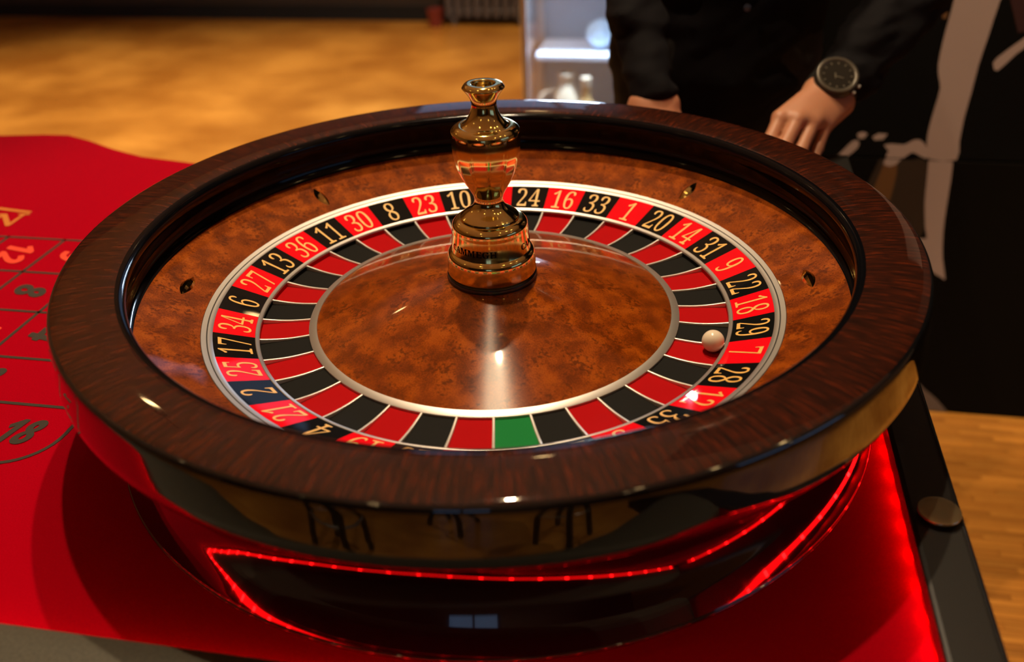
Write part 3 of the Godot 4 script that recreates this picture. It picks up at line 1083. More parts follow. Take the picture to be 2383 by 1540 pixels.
# ---------------------------------------------------------------- bodies: a field of joined capsules, meshed as surface nets
# bones: [a, b, radius at a, radius at b, softness]; wrinkle: depth of folds in the field
func net(st: SurfaceTool, bones: Array, cell: float, wrinkle := 0.0, sd := 1, squash := Vector3.ONE) -> void:
	var lo := Vector3(1e9, 1e9, 1e9)
	var hi := -lo
	for q in bones:
		for e in 2:
			var r: float = q[2 + e] + cell * 3.0
			lo = lo.min(q[e] - Vector3(r, r, r))
			hi = hi.max(q[e] + Vector3(r, r, r))
	var nx := int((hi.x - lo.x) / cell) + 2
	var ny := int((hi.y - lo.y) / cell) + 2
	var nz := int((hi.z - lo.z) / cell) + 2
	var f := PackedFloat32Array()
	f.resize(nx * ny * nz)
	f.fill(0.2)
	for q in bones:
		var a: Vector3 = q[0]
		var b: Vector3 = q[1]
		var ra: float = q[2]
		var rb: float = q[3]
		var k: float = q[4]
		var ab := b - a
		var il := 1.0 / maxf(ab.length_squared(), 1e-9)
		var m := maxf(ra, rb) + k + cell * 2.5
		var b0 := (a.min(b) - Vector3(m, m, m) - lo) / cell
		var b1 := (a.max(b) + Vector3(m, m, m) - lo) / cell
		for z in range(maxi(int(b0.z), 0), mini(int(b1.z) + 1, nz)):
			for y in range(maxi(int(b0.y), 0), mini(int(b1.y) + 1, ny)):
				var at := (z * ny + y) * nx
				for x in range(maxi(int(b0.x), 0), mini(int(b1.x) + 1, nx)):
					var p := lo + Vector3(x, y, z) * cell
					var t := clampf((p - a).dot(ab) * il, 0.0, 1.0)
					var d := (p - a - ab * t).length() - ra - (rb - ra) * t
					var old := f[at + x]
					var h := maxf(k - absf(old - d), 0.0)
					f[at + x] = minf(old, d) - h * h * 0.25 / k
	if wrinkle > 0.0:
		var nf := noise(FastNoiseLite.TYPE_SIMPLEX_SMOOTH, 1.0, 2, sd)
		for z in nz:
			for y in ny:
				var at := (z * ny + y) * nx
				for x in nx:
					if absf(f[at + x]) < 0.03:
						var p := lo + Vector3(x, y, z) * cell
						f[at + x] += wrinkle * nf.get_noise_3d(p.x * 9.0 + p.y * 5.0, p.y * 20.0 - p.x * 6.0, p.z * 10.0)
	var vid := PackedInt32Array()
	vid.resize(nx * ny * nz)
	vid.fill(-1)
	var vs := PackedVector3Array()
	var sx := nx
	var sxy := nx * ny
	var corner := [0, 1, sx, sx + 1, sxy, sxy + 1, sxy + sx, sxy + sx + 1]
	var edges := [[0, 1], [2, 3], [4, 5], [6, 7], [0, 2], [1, 3], [4, 6], [5, 7], [0, 4], [1, 5], [2, 6], [3, 7]]
	for z in nz - 1:
		for y in ny - 1:
			var at := (z * ny + y) * nx
			for x in nx - 1:
				var i := at + x
				var v0 := f[i]
				if absf(v0) > cell * 3.0:
					continue
				var neg := 0
				for c in corner:
					if f[i + c] < 0.0:
						neg += 1
				if neg == 0 or neg == 8:
					continue
				var sum := Vector3.ZERO
				var cnt := 0
				for e in edges:
					var fa := f[i + corner[e[0]]]
					var fb := f[i + corner[e[1]]]
					if (fa < 0.0) != (fb < 0.0):
						var t := fa / (fa - fb)
						var pa := Vector3(e[0] & 1, (e[0] >> 1) & 1, e[0] >> 2)
						var pb := Vector3(e[1] & 1, (e[1] >> 1) & 1, e[1] >> 2)
						sum += pa.lerp(pb, t)
						cnt += 1
				vid[i] = vs.size()
				vs.append(lo + (Vector3(x, y, z) + sum / cnt) * cell)
	var idx := PackedInt32Array()
	for z in range(1, nz - 1):
		for y in range(1, ny - 1):
			var at := (z * ny + y) * nx
			for x in range(1, nx - 1):
				var i := at + x
				if vid[i] < 0:
					continue
				var a0 := f[i] < 0.0
				if a0 != (f[i + 1] < 0.0):
					net_quad(idx, vid[i], vid[i - sx], vid[i - sx - sxy], vid[i - sxy], a0)
				if a0 != (f[i + sx] < 0.0):
					net_quad(idx, vid[i], vid[i - sxy], vid[i - sxy - 1], vid[i - 1], a0)
				if a0 != (f[i + sxy] < 0.0):
					net_quad(idx, vid[i], vid[i - 1], vid[i - 1 - sx], vid[i - sx], a0)
	var ns := PackedVector3Array()
	ns.resize(vs.size())
	for k in range(0, idx.size(), 3):
		var fn := (vs[idx[k + 2]] - vs[idx[k]]).cross(vs[idx[k + 1]] - vs[idx[k]])
		for e in 3:
			ns[idx[k + e]] += fn
	for k in idx.size():
		st.set_normal(ns[idx[k]].normalized())
		st.set_uv(Vector2(vs[idx[k]].x, vs[idx[k]].y))
		st.add_vertex(vs[idx[k]])


func net_quad(idx: PackedInt32Array, a: int, b: int, c: int, d: int, flip: bool) -> void:
	if a < 0 or b < 0 or c < 0 or d < 0:
		return
	if flip:
		idx.append_array(PackedInt32Array([a, c, b, a, d, c]))
	else:
		idx.append_array(PackedInt32Array([a, b, c, a, c, d]))


func finger(out: Array, joints: Array, radii: Array) -> void:
	for k in joints.size() - 1:
		out.append([joints[k], joints[k + 1], radii[k], radii[k + 1], 0.004])


func make_person() -> void:
	var t := thing("person", "person in a black shirt and trousers leaning both hands on the table behind the wheel", "person", Vector3(0.41, 0, -0.80))
	var o := -t.position
	# joints
	var wl := Vector3(0.5205, 0.9545, -0.558)           # the watch hand
	var el := Vector3(0.700, 1.085, -0.700)
	var sl := Vector3(0.610, 1.400, -0.830)
	var wr := Vector3(0.2545, 0.957, -0.545)
	var er := Vector3(0.224, 1.165, -0.735)
	var sr := Vector3(0.215, 1.400, -0.820)
	var hip := Vector3(0.41, 0.98, -0.83)
	var chest := Vector3(0.41, 1.28, -0.83)
	var neck := Vector3(0.41, 1.47, -0.81)
	# skin: core, arms and legs at a coarse step, then hands and head at a fine one
	var st := SurfaceTool.new()
	st.begin(Mesh.PRIMITIVE_TRIANGLES)
	var core := [[hip, chest, 0.10, 0.11, 0.05], [chest, neck, 0.09, 0.055, 0.04], [neck, neck + Vector3(0, 0.09, 0.01), 0.052, 0.055, 0.02],
		[sl, el, 0.042, 0.036, 0.02], [el, wl.lerp(el, 0.14), 0.036, 0.027, 0.02], [sr, er, 0.042, 0.036, 0.02], [er, wr.lerp(er, 0.14), 0.036, 0.027, 0.02],
		[chest + Vector3(-0.02, 0.1, 0), sr, 0.07, 0.05, 0.04], [chest + Vector3(0.02, 0.1, 0), sl, 0.07, 0.05, 0.04],
		[Vector3(0.325, 0.94, -0.83), Vector3(0.315, 0.50, -0.80), 0.07, 0.05, 0.03], [Vector3(0.315, 0.50, -0.80), Vector3(0.310, 0.09, -0.85), 0.05, 0.035, 0.03],
		[Vector3(0.495, 0.94, -0.83), Vector3(0.510, 0.50, -0.80), 0.07, 0.05, 0.03], [Vector3(0.510, 0.50, -0.80), Vector3(0.515, 0.09, -0.85), 0.05, 0.035, 0.03]]
	net(st, core, 0.016)
	# left hand: wrist, palm rays to the knuckles, fingers bent down onto the rail
	var h := []
	var kn := [Vector3(0.4335, 0.9425, -0.496), Vector3(0.4565, 0.9425, -0.487), Vector3(0.4815, 0.9365, -0.490), Vector3(0.5060, 0.9275, -0.502)]
	var pip := [Vector3(0.4140, 0.9200, -0.470), Vector3(0.4310, 0.9155, -0.456), Vector3(0.4570, 0.9070, -0.458), Vector3(0.4890, 0.8990, -0.479)]
	var dip := [Vector3(0.4090, 0.8985, -0.456), Vector3(0.4245, 0.8950, -0.440), Vector3(0.4480, 0.8905, -0.444), Vector3(0.4810, 0.8880, -0.466)]
	var tip := [Vector3(0.4070, 0.8870, -0.440), Vector3(0.4210, 0.8860, -0.421), Vector3(0.4430, 0.8860, -0.426), Vector3(0.4760, 0.8860, -0.450)]
	h.append([wl.lerp(el, 0.22), wl, 0.0265, 0.0255, 0.01])
	h.append([wl + Vector3(-0.013, 0.004, 0), wl + Vector3(0.013, -0.007, 0), 0.0235, 0.0225, 0.008])
	for k in 4:
		var root: Vector3 = wl + Vector3(-0.018 + 0.0125 * k, 0.006 - 0.0060 * k, 0.012)
		h.append([root, kn[k], 0.0195, 0.0128 if k < 3 else 0.0115, 0.014])
	for k in 4:
		var s: float = [1.0, 1.04, 0.98, 0.86][k]
		finger(h, [kn[k], pip[k], dip[k], tip[k]], [0.0108 * s, 0.0098 * s, 0.0086 * s, 0.0076 * s])
	finger(h, [wl + Vector3(-0.020, -0.006, 0.016), Vector3(0.467, 0.928, -0.527), Vector3(0.443, 0.903, -0.507), Vector3(0.428, 0.889, -0.492)], [0.017, 0.0125, 0.0105, 0.0088])
	net(st, h, 0.0028)
	# right hand: mostly hidden behind the rim
	var g := []
	g.append([wr.lerp(er, 0.22), wr, 0.0275, 0.0265, 0.01])
	g.append([wr + Vector3(-0.014, 0, 0), wr + Vector3(0.014, 0, 0), 0.0235, 0.0235, 0.008])
	for k in 4:
		var kx := 0.280 - 0.0205 * k
		var zz: float = [0.0, 0.004, 0.0, -0.010][k]
		var a := Vector3(kx, 0.9130, -0.487 + zz)
		g.append([wr + Vector3(0.016 - 0.011 * k, -0.010, 0.006), a, 0.0205, 0.0128, 0.014])
		var s: float = [1.0, 1.04, 0.98, 0.86][k]
		finger(g, [a, a + Vector3(0.006, -0.010, 0.038), a + Vector3(0.009, -0.022, 0.058), a + Vector3(0.010, -0.0270, 0.078)], [0.0108 * s, 0.0098 * s, 0.0086 * s, 0.0076 * s])
	finger(g, [wr + Vector3(0.020, -0.014, 0.010), Vector3(0.299, 0.919, -0.510), Vector3(0.313, 0.902, -0.490), Vector3(0.318, 0.889, -0.472)], [0.017, 0.0125, 0.0105, 0.0088])
	net(st, g, 0.0032)
	# head
	var hd := neck + Vector3(0, 0.17, 0.02)
	net(st, [[hd + Vector3(0, 0.035, -0.015), hd + Vector3(0, 0.02, -0.035), 0.080, 0.082, 0.04], [hd + Vector3(0, -0.02, 0.025), hd + Vector3(0, -0.075, 0.045), 0.060, 0.034, 0.04],
		[hd + Vector3(-0.03, -0.05, 0.02), hd + Vector3(0.03, -0.05, 0.02), 0.040, 0.040, 0.03], [hd + Vector3(0, 0.012, 0.078), hd + Vector3(0, -0.028, 0.098), 0.008, 0.012, 0.012],
		[hd + Vector3(-0.016, -0.062, 0.076), hd + Vector3(0.016, -0.062, 0.076), 0.007, 0.007, 0.006], [hd + Vector3(-0.038, 0.026, 0.066), hd + Vector3(-0.014, 0.026, 0.076), 0.006, 0.006, 0.012],
		[hd + Vector3(0.038, 0.026, 0.066), hd + Vector3(0.014, 0.026, 0.076), 0.006, 0.006, 0.012], [hd + Vector3(-0.080, 0.01, -0.01), hd + Vector3(-0.078, -0.025, 0.0), 0.012, 0.008, 0.006],
		[hd + Vector3(0.080, 0.01, -0.01), hd + Vector3(0.078, -0.025, 0.0), 0.012, 0.008, 0.006], [neck + Vector3(0, 0.02, 0), hd + Vector3(0, -0.05, -0.01), 0.053, 0.055, 0.03]], 0.005)
	part("body", st.commit(), M.skin, t, o)
	for s in [-1.0, 1.0]:
		var e := SphereMesh.new()
		e.radius = 0.0115
		e.height = 0.023
		part("eye", e, M.ivory, t, o + hd + Vector3(0.030 * s, 0.010, 0.0665))
	# clothes
	st = SurfaceTool.new()
	st.begin(Mesh.PRIMITIVE_TRIANGLES)
	var tilt := Vector3(0, 0, 0.02)
	net(st, [[Vector3(0.335, 0.93, -0.83), Vector3(0.320, 1.30, -0.84), 0.105, 0.115, 0.05], [Vector3(0.485, 0.93, -0.83), Vector3(0.500, 1.30, -0.84), 0.105, 0.115, 0.05],
		[Vector3(0.41, 0.93, -0.80), Vector3(0.41, 1.30, -0.80), 0.105, 0.115, 0.05], [Vector3(0.320, 1.30, -0.84), sr, 0.112, 0.064, 0.05], [Vector3(0.500, 1.30, -0.84), sl, 0.112, 0.064, 0.05],
		[Vector3(0.34, 1.40, -0.82), Vector3(0.48, 1.40, -0.82), 0.07, 0.07, 0.05], [sr, er + tilt, 0.060, 0.054, 0.03], [sl, el, 0.060, 0.056, 0.03]], 0.012, 0.010, 5)
	net(st, [[er + Vector3(0, 0.04, 0), er, 0.048, 0.048, 0.02], [er, er.lerp(wr, 0.55), 0.047, 0.039, 0.02], [er.lerp(wr, 0.55), er.lerp(wr, 0.64) + Vector3(-0.003, 0, 0), 0.043, 0.037, 0.012], [er.lerp(wr, 0.68), er.lerp(wr, 0.97), 0.0355, 0.0355, 0.006]], 0.006, 0.010, 9)
	net(st, [[el + Vector3(-0.02, 0.05, -0.02), el, 0.054, 0.056, 0.02], [el, el.lerp(wl, 0.5), 0.055, 0.050, 0.02], [el.lerp(wl, 0.48), el.lerp(wl, 0.62), 0.046, 0.050, 0.012], [el.lerp(wl, 0.66) + Vector3(0.006, -0.006, 0), el.lerp(wl, 0.80) + Vector3(0.010, -0.008, 0), 0.044, 0.043, 0.008]], 0.006, 0.012, 13)
	part("shirt", st.commit(), M.shirt_cloth, t, o)
	for k in 5:
		part("shirt_button", lathe(v2([0.0055, 0.0, 0.0058, 0.0012, 0.004, 0.002, 0.0001, 0.0016]), 20), M.button_grey, t, o + Vector3(0.42, 1.06 + 0.09 * k, -0.679)).rotation.x = PI / 2
	st = SurfaceTool.new()
	st.begin(Mesh.PRIMITIVE_TRIANGLES)
	net(st, [[Vector3(0.34, 0.97, -0.83), Vector3(0.48, 0.97, -0.83), 0.115, 0.115, 0.05], [Vector3(0.335, 0.93, -0.83), Vector3(0.317, 0.50, -0.80), 0.100, 0.072, 0.03], [Vector3(0.317, 0.50, -0.80), Vector3(0.312, 0.09, -0.85), 0.072, 0.060, 0.03],
		[Vector3(0.485, 0.93, -0.83), Vector3(0.508, 0.50, -0.80), 0.100, 0.072, 0.03], [Vector3(0.508, 0.50, -0.80), Vector3(0.513, 0.09, -0.85), 0.072, 0.060, 0.03]], 0.014, 0.008, 21)
	part("trousers", st.commit(), M.trouser_cloth, t, o)
	for x in [0.312, 0.513]:
		st = SurfaceTool.new()
		st.begin(Mesh.PRIMITIVE_TRIANGLES)
		net(st, [[Vector3(x, 0.045, -0.87), Vector3(x, 0.042, -0.72), 0.042, 0.036, 0.02], [Vector3(x, 0.034, -0.72), Vector3(x, 0.033, -0.66), 0.036, 0.030, 0.02], [Vector3(x, 0.06, -0.86), Vector3(x, 0.11, -0.855), 0.045, 0.042, 0.02]], 0.008)
		part("shoe", st.commit(), M.rail_black, t, o)
	st = SurfaceTool.new()
	st.begin(Mesh.PRIMITIVE_TRIANGLES)
	net(st, [[hd + Vector3(0, 0.052, -0.026), hd + Vector3(0, 0.030, -0.050), 0.078, 0.080, 0.03], [hd + Vector3(0, 0.0, -0.06), hd + Vector3(0, -0.04, -0.055), 0.060, 0.045, 0.03], [hd + Vector3(-0.035, 0.098, 0.018), hd + Vector3(0.035, 0.098, 0.018), 0.026, 0.026, 0.03]], 0.006, 0.006, 3)
	part("hair", st.commit(), M.hair_dark, t, o)
	# the watch, on the left wrist
	var ax := (el - wl).normalized()
	var at := wl + ax * 0.010
	var to_eye := (Vector3(0.15, 1.55, 0.4) - at).normalized()
	var up := (to_eye - ax * to_eye.dot(ax)).normalized()
	var w := thing("wristwatch", "chunky black wristwatch with round dark dial worn on the left wrist", "watch", at)
	w.basis = Basis(up.cross(ax), up, ax)
	var big := 1.16       # y out of the dial, z up the arm
	var rows := []
	for i in 49:
		var a := TAU * i / 48.0
		var row := []
		for q in [[-0.0125, 0.0], [-0.0115, 0.0026], [0.0115, 0.0026], [0.0125, 0.0], [0.0115, -0.0006], [-0.0115, -0.0006], [-0.0125, 0.0]]:
			row.append(Vector3(sin(a) * (0.0355 + q[1]), cos(a) * (0.0290 + q[1]), q[0]))
		rows.append(row)
	part("strap", sheet(rows, false, Vector2.ONE, true), M.rubber_matt, w)
	part("watch_case", lathe(curve(v2([0.0240, 0.0, 0.0275, 0.001, 0.0286, 0.004, 0.0284, 0.0085, 0.0266, 0.0108]), 3), 48, big), M.rubber_matt, w, Vector3(0, 0.0275, 0))
	part("bezel", lathe(curve(v2([0.0268, 0.0106, 0.0262, 0.0122, 0.0244, 0.0128, 0.0222, 0.0124, 0.0208, 0.0112]), 3), 48, big), M.bezel_grey, w, Vector3(0, 0.0275, 0))
	var dl := part("dial", lathe(v2([0.0210, 0.0112, 0.0001, 0.0112]), 48, big), M.dial_dark, w, Vector3(0, 0.0275, 0))
	for k in 12:
		var a := TAU * k / 12
		part("hour_mark", cbox(Vector3(0.0012, 0.0004, 0.0032), 0.0001), M.dial_mark, dl, Vector3(0.0205 * sin(a), 0.0131, 0.0205 * cos(a)), a)
	part("hour_hand", cbox(Vector3(0.0014, 0.0005, 0.009), 0.0001), M.dial_mark, dl, Vector3(0.002, 0.0134, -0.003), 0.6)
	part("minute_hand", cbox(Vector3(0.0010, 0.0005, 0.013), 0.0001), M.dial_mark, dl, Vector3(-0.004, 0.0138, -0.002), -1.2)
	part("pusher", lathe(v2([0.0028, 0, 0.0028, 0.004, 0.0001, 0.0042]), 16), M.steel, w, Vector3(-0.0325, 0.034, 0.007)).rotation.z = PI / 2
	part("pusher", lathe(v2([0.0028, 0, 0.0028, 0.004, 0.0001, 0.0042]), 16), M.steel, w, Vector3(-0.0325, 0.034, -0.007)).rotation.z = PI / 2


# ---------------------------------------------------------------- things behind
func poly_plate(pts: PackedVector2Array, z0: float, z1: float) -> ArrayMesh:   # an outline in the xy plane with thickness along z
	var st := SurfaceTool.new()
	st.begin(Mesh.PRIMITIVE_TRIANGLES)
	st.set_smooth_group(-1)
	var ix := Geometry2D.triangulate_polygon(pts)
	for k in range(0, ix.size(), 3):
		var p := []
		for e in 3:
			p.append(pts[ix[k + e]])
		tri(st, Vector3(p[0].x, p[0].y, z1), Vector3(p[1].x, p[1].y, z1), Vector3(p[2].x, p[2].y, z1), Vector3(0, 0, 1))
	var cw := Geometry2D.is_polygon_clockwise(pts)
	for i in pts.size():
		var a := pts[i]
		var b := pts[(i + 1) % pts.size()]
		var d := b - a
		quad(st, Vector3(a.x, a.y, z0), Vector3(b.x, b.y, z0), Vector3(b.x, b.y, z1), Vector3(a.x, a.y, z1), Vector3(d.y, -d.x, 0) * (-1.0 if cw else 1.0))
	st.generate_normals()
	return st.commit()


func make_wall_panel() -> void:
	var t := thing("printed_panel", "black printed display panel with pale figure shapes standing on the parquet at right", "panel", room_point(0, 0, -1.215), -deg_to_rad(PHI))
	var up := part("upper_board", cbox(Vector3(2.3, 1.748, 0.03), 0.002), M.panel_black, t, Vector3(1.35, 0.649 + 0.875, -0.015))
	var lo := part("lower_board", cbox(Vector3(2.3, 0.646, 0.03), 0.002), M.panel_brown, t, Vector3(1.35, 0.3235, -0.0155))
	var zu := -up.position
	var zl := -lo.position
	part("printed_limb", poly_plate(curve(v2([0.705, 1.62, 0.690, 1.3, 0.676, 1.10, 0.670, 0.976, 0.669, 0.951, 0.667, 0.931, 0.665, 0.897, 0.665, 0.85, 0.671, 0.824, 0.678, 0.802, 0.675, 0.762, 0.672, 0.72, 0.673, 0.688, 0.680, 0.664, 0.686, 0.650, 0.739, 0.650, 0.737, 0.69, 0.736, 0.745, 0.739, 0.795, 0.741, 0.852, 0.747, 0.907, 0.754, 0.976, 0.775, 1.1, 0.80, 1.3, 0.82, 1.62]), 2), -0.001, 0.0006), M.print_pale, up, zu)
	part("printed_limb", poly_plate(curve(v2([0.684, 0.646, 0.689, 0.601, 0.694, 0.552, 0.706, 0.491, 0.714, 0.464, 0.698, 0.463, 0.710, 0.427, 0.731, 0.391, 0.762, 0.371, 0.771, 0.368, 0.756, 0.419, 0.745, 0.482, 0.740, 0.544, 0.737, 0.603, 0.733, 0.646]), 2), -0.001, 0.0006), M.print_pale, lo, zl)
	part("printed_stick", poly_plate(v2([0.98, 1.06, 0.98, 1.035, 0.806, 0.874, 0.791, 0.854, 0.779, 0.840, 0.772, 0.842, 0.767, 0.855, 0.772, 0.865, 0.792, 0.885]), -0.001, 0.0006), M.print_pale, up, zu)
	part("printed_hand", poly_plate(curve(v2([0.589, 0.678, 0.604, 0.681, 0.630, 0.680, 0.645, 0.690, 0.660, 0.691, 0.677, 0.674, 0.681, 0.651, 0.664, 0.657, 0.648, 0.664, 0.635, 0.652, 0.621, 0.650, 0.597, 0.651, 0.601, 0.664]), 2), -0.001, 0.0004), M.print_pale, up, zu)
	part("printed_hand", poly_plate(v2([0.597, 0.6468, 0.628, 0.6468, 0.620, 0.635, 0.608, 0.630, 0.594, 0.635]), -0.001, 0.0008), M.print_pale, lo, zl)
	part("printed_pouch", poly_plate(curve(v2([0.585, 0.646, 0.625, 0.646, 0.65, 0.646, 0.682, 0.644, 0.697, 0.552, 0.705, 0.480, 0.682, 0.458, 0.621, 0.497, 0.568, 0.546, 0.572, 0.597]), 2), -0.001, 0.0003), M.print_umber, lo, zl)
	part("printed_pouch_edge", poly_plate(curve(v2([0.595, 0.634, 0.622, 0.638, 0.624, 0.589, 0.620, 0.548, 0.605, 0.511, 0.587, 0.526, 0.583, 0.577]), 2), -0.001, 0.0006), M.print_ochre, lo, zl)
	part("printed_finger", poly_plate(curve(v2([0.498, 0.650, 0.506, 0.661, 0.525, 0.685, 0.537, 0.683, 0.536, 0.669, 0.518, 0.650]), 2), -0.001, 0.0006), M.print_pale, up, zu)
	part("printed_spot", poly_plate(v2([0.531, 0.699, 0.536, 0.704, 0.544, 0.705, 0.552, 0.701, 0.546, 0.691, 0.536, 0.690]), -0.001, 0.0006), M.print_pale, up, zu)
	part("printed_spot", poly_plate(v2([0.563, 0.695, 0.574, 0.703, 0.592, 0.702, 0.585, 0.690, 0.568, 0.688]), -0.001, 0.0006), M.print_pale, up, zu)
	part("printed_spot", poly_plate(v2([0.650, 0.962, 0.654, 0.972, 0.662, 0.973, 0.664, 0.940, 0.656, 0.940]), -0.001, 0.0004), M.print_ochre, up, zu)
	part("printed_toe", poly_plate(curve(v2([0.755, 0.004, 0.762, 0.076, 0.781, 0.065, 0.816, 0.036, 0.846, 0.003]), 2), -0.001, 0.0006), M.print_grey, lo, zl)
	part("printed_cloth", poly_plate(v2([0.86, 1.9, 0.768, 0.985, 0.80, 0.915, 0.86, 0.925, 0.95, 1.03, 1.25, 1.3, 1.35, 1.9]), -0.001, 0.0003), M.print_wine, up, zu)


func make_showcase() -> void:
	var at := Vector3(0.545, 0, -2.75)
	var t := thing("glass_showcase", "clear glass display case with pale posts and white shelves, on the floor behind the person", "showcase", at, -deg_to_rad(PHI))
	part("plinth", cbox(Vector3(0.74, 0.10, 0.42), 0.006), M.case_white, t, Vector3(0, 0.05, 0))
	part("back_panel", cbox(Vector3(0.68, 1.34, 0.012), 0.003), M.case_grey, t, Vector3(0, 0.78, -0.195))
	for sx in [-1.0, 1.0]:
		for sz in [-1.0, 1.0]:
			part("corner_post", cbox(Vector3(0.022, 1.36, 0.022), 0.003), M.case_post, t, Vector3(sx * 0.352, 0.78, sz * 0.192))
	part("shelf", cbox(Vector3(0.67, 0.022, 0.24), 0.003), M.case_shelf, t, Vector3(0, 0.430, -0.065))
	part("shelf", cbox(Vector3(0.67, 0.022, 0.24), 0.003), M.case_shelf, t, Vector3(0, 0.860, -0.065))
	part("cornice", cbox(Vector3(0.74, 0.05, 0.42), 0.006), M.case_white, t, Vector3(0, 1.485, 0))
	part("front_pane", cbox(Vector3(0.68, 1.34, 0.006), 0.001), M.pane_glass, t, Vector3(0, 0.78, 0.196))
	for sx in [-1.0, 1.0]:
		part("side_pane", cbox(Vector3(0.006, 1.34, 0.36), 0.001), M.pane_glass, t, Vector3(sx * 0.355, 0.78, 0))
	part("added_light_panel", cbox(Vector3(0.60, 0.006, 0.06), 0.001), M.added_cool_lens, t, Vector3(0, 1.456, 0.13))  # unseen cool lamp added under the cornice to brighten the case
	var l := AreaLight3D.new()
	l.name = "added_showcase_fill"  # fill light of the added panel
	l.light_color = Color(0.80, 0.90, 1.0)
	l.area_size = Vector2(0.6, 0.06)
	l.area_normalize_energy = true
	l.light_energy = 8.0
	l.area_range = 10.0
	l.shadow_enabled = true
	t.add_child(l)
	l.position = Vector3(0, 1.450, 0.13)
	l.rotation.x = -PI / 2
	var tf := t.transform
	var v := thing("jug", "cream rounded jug at the left of the lower showcase floor", "jug", tf * Vector3(-0.22, 0.1005, 0.02))
	part("jug_body", lathe(curve(v2([0.035, 0.0, 0.055, 0.03, 0.062, 0.10, 0.045, 0.18, 0.03, 0.23, 0.036, 0.26, 0.030, 0.262, 0.024, 0.23]), 4), 40), M.cream_glaze, v)
	part("jug_handle", lathe_ring(0.045, 0.008), M.cream_glaze, v, Vector3(-0.062, 0.15, 0))
	var bt := thing("bottle", "ochre and cream bottle in the middle of the lower showcase floor", "bottle", tf * Vector3(-0.135, 0.1005, 0.12))
	part("bottle_body", lathe(curve(v2([0.03, 0.0, 0.046, 0.01, 0.048, 0.12, 0.040, 0.16, 0.018, 0.20, 0.016, 0.24, 0.018, 0.25, 0.012, 0.252]), 4), 40), M.ochre_glaze, bt)
	part("bottle_cap", lathe(v2([0.0185, 0.245, 0.0185, 0.275, 0.0001, 0.276]), 24), M.cream_glaze, bt)
	var bx := thing("blue_box", "flat slate blue box at the right of the lower showcase floor", "box", tf * Vector3(0.08, 0.1005, 0.10), 0.1 - deg_to_rad(PHI))
	part("box_body", cbox(Vector3(0.22, 0.15, 0.12), 0.004), M.slate_blue, bx, Vector3(0, 0.2255, 0))
	part("box_stand", cbox(Vector3(0.20, 0.15, 0.10), 0.004), M.case_white, bx, Vector3(0, 0.075, 0))
	var nb := thing("navy_bowl", "small navy blue bowl beside the cream jug in the showcase", "bowl", tf * Vector3(-0.290, 0.1005, 0.135))
	part("bowl_body", lathe(curve(v2([0.025, 0.0, 0.030, 0.006, 0.050, 0.05, 0.056, 0.10, 0.052, 0.10, 0.046, 0.05, 0.01, 0.012]), 4), 40), M.navy_glaze, nb)
	var gl := thing("glass_ball", "pale blue glass ball on the upper showcase shelf", "ball", tf * Vector3(-0.10, 0.4415, -0.05))
	part("ball_body", lathe(curve(v2([0.012, 0.0, 0.040, 0.018, 0.055, 0.055, 0.040, 0.092, 0.0001, 0.11]), 6), 40), M.ice_blue, gl)


func lathe_ring(r: float, w: float) -> ArrayMesh:
	var rows := []
	for i in 25:
		var a := TAU * i / 24.0
		var row := []
		for j in 9:
			var b := TAU * j / 8.0
			row.append(Vector3((r + w * cos(b)) * cos(a), (r + w * cos(b)) * sin(a), w * sin(b)))
		rows.append(row)
	return sheet(rows, false, Vector2.ONE, true)


func make_radiator() -> void:
	var t := thing("radiator", "grey ribbed radiator against the dark far wall", "radiator", room_point(-1.10, 0, -5.035), -deg_to_rad(PHI))
	for k in 9:
		part("rib", cbox(Vector3(0.042, 0.60, 0.09), 0.012), M.radiator_grey, t, Vector3(-0.24 + 0.06 * k, 0.34, 0))
	for y in [0.08, 0.60]:
		part("pipe", cbox(Vector3(0.54, 0.03, 0.03), 0.012), M.radiator_grey, t, Vector3(0, y, 0))
	for x in [-0.21, 0.21]:
		part("foot", cbox(Vector3(0.03, 0.042, 0.06), 0.004), M.radiator_grey, t, Vector3(x, 0.021, 0))
	var r := thing("red_bin", "small red bin on the floor left of the radiator", "bin", room_point(-1.42, 0, -4.98), -deg_to_rad(PHI))
	part("bin_body", lathe(v2([0.03, 0.0, 0.04, 0.004, 0.05, 0.10, 0.052, 0.103, 0.048, 0.104, 0.038, 0.012, 0.0001, 0.01]), 32), M.bin_red, r)


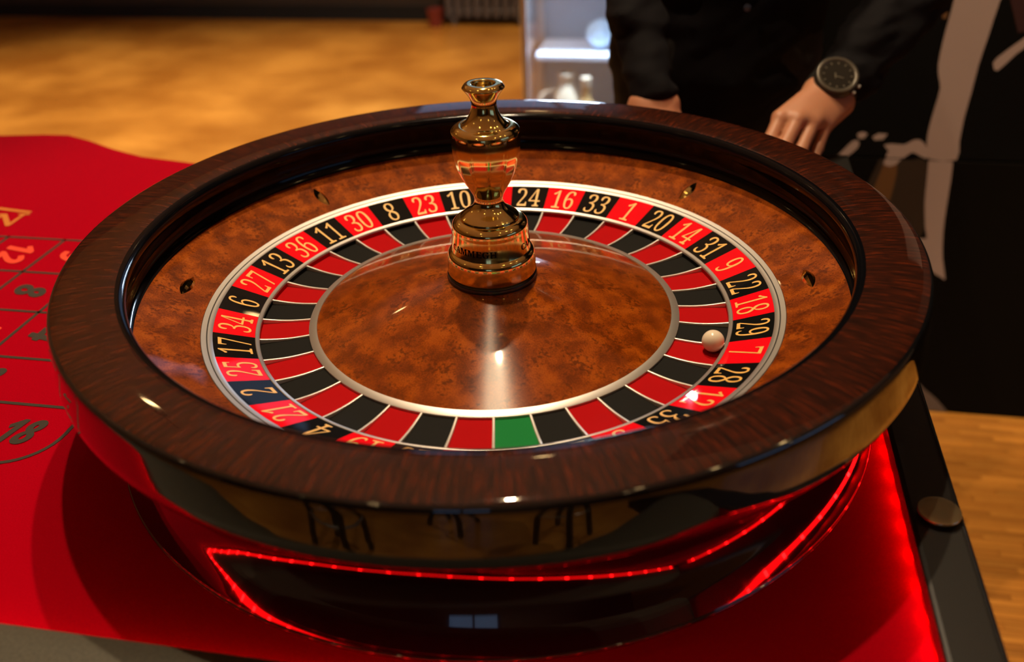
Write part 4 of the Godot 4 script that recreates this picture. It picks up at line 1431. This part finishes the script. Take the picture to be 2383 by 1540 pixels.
func make_floor_strips(fl: Node) -> void:
	var rng := RandomNumberGenerator.new()
	rng.seed = 42
	var boxm := cbox(Vector3(0.1996, 0.004, 0.0146), 0.0004)
	var tones := []
	for k in 6:
		var m: StandardMaterial3D = M.parquet.duplicate()
		m.resource_name = "parquet_strip"
		m.albedo_color = Color(0.90 + 0.025 * k, 0.89 + 0.025 * k, 0.87 + 0.025 * k)
		m.uv1_offset = Vector3(0.13 * k, 0.0, 0.29 * k)
		m.uv1_scale = Vector3(1.4, 1.4, 1.4)
		tones.append(m)
	for j in 74:
		for i in 4:
			var u := 0.46 + 0.2 * i + 0.2 * fmod(j * 0.37, 1.0)
			var v := -1.195 + 0.015 * j
			part("floor_strip", boxm, tones[rng.randi() % 6], fl, Vector3(u + 0.5, 0.1, v))


func make_stools() -> void:
	var first: Node3D
	var spots := [[-0.62, 1.62, "left"], [0.10, 2.15, "middle"], [0.78, 1.70, "right"]]
	for k in 3:
		var o: Node3D
		if k == 0:
			o = thing("bar_stool", "", "stool", Vector3.ZERO, 0.0, "bar stools on the near side of the table")
			part("seat", lathe(curve(v2([0.15, 0.70, 0.175, 0.705, 0.185, 0.725, 0.178, 0.75, 0.15, 0.765, 0.0001, 0.768]), 3), 40), M.rail_black, o)
			part("footrest", lathe_flat_ring(0.165, 0.009), M.steel, o, Vector3(0, 0.26, 0))
			for j in 4:
				var a := TAU * (j + 0.5) / 4
				var l := part("leg", cbox(Vector3(0.034, 0.712, 0.034), 0.005), M.rail_black, o, Vector3(cos(a) * 0.155, 0.354, sin(a) * 0.155))
				l.rotation = Vector3(-sin(a) * 0.10, 0, cos(a) * 0.10)
			first = o
		else:
			o = first.duplicate()
			o.name = numbered("bar_stool")
			add_child(o)
		o.position = room_point(spots[k][0], 0, spots[k][1])
		o.rotation.y = 0.4 * k
		o.set_meta("label", "black four-legged bar stool on the near side of the table, %s one of three" % spots[k][2])


func lathe_flat_ring(r: float, w: float) -> ArrayMesh:
	var p := PackedVector2Array()
	for j in 9:
		var b := TAU * j / 8.0
		p.append(Vector2(r + w * cos(b), w * sin(b)))
	return lathe(p, 40)
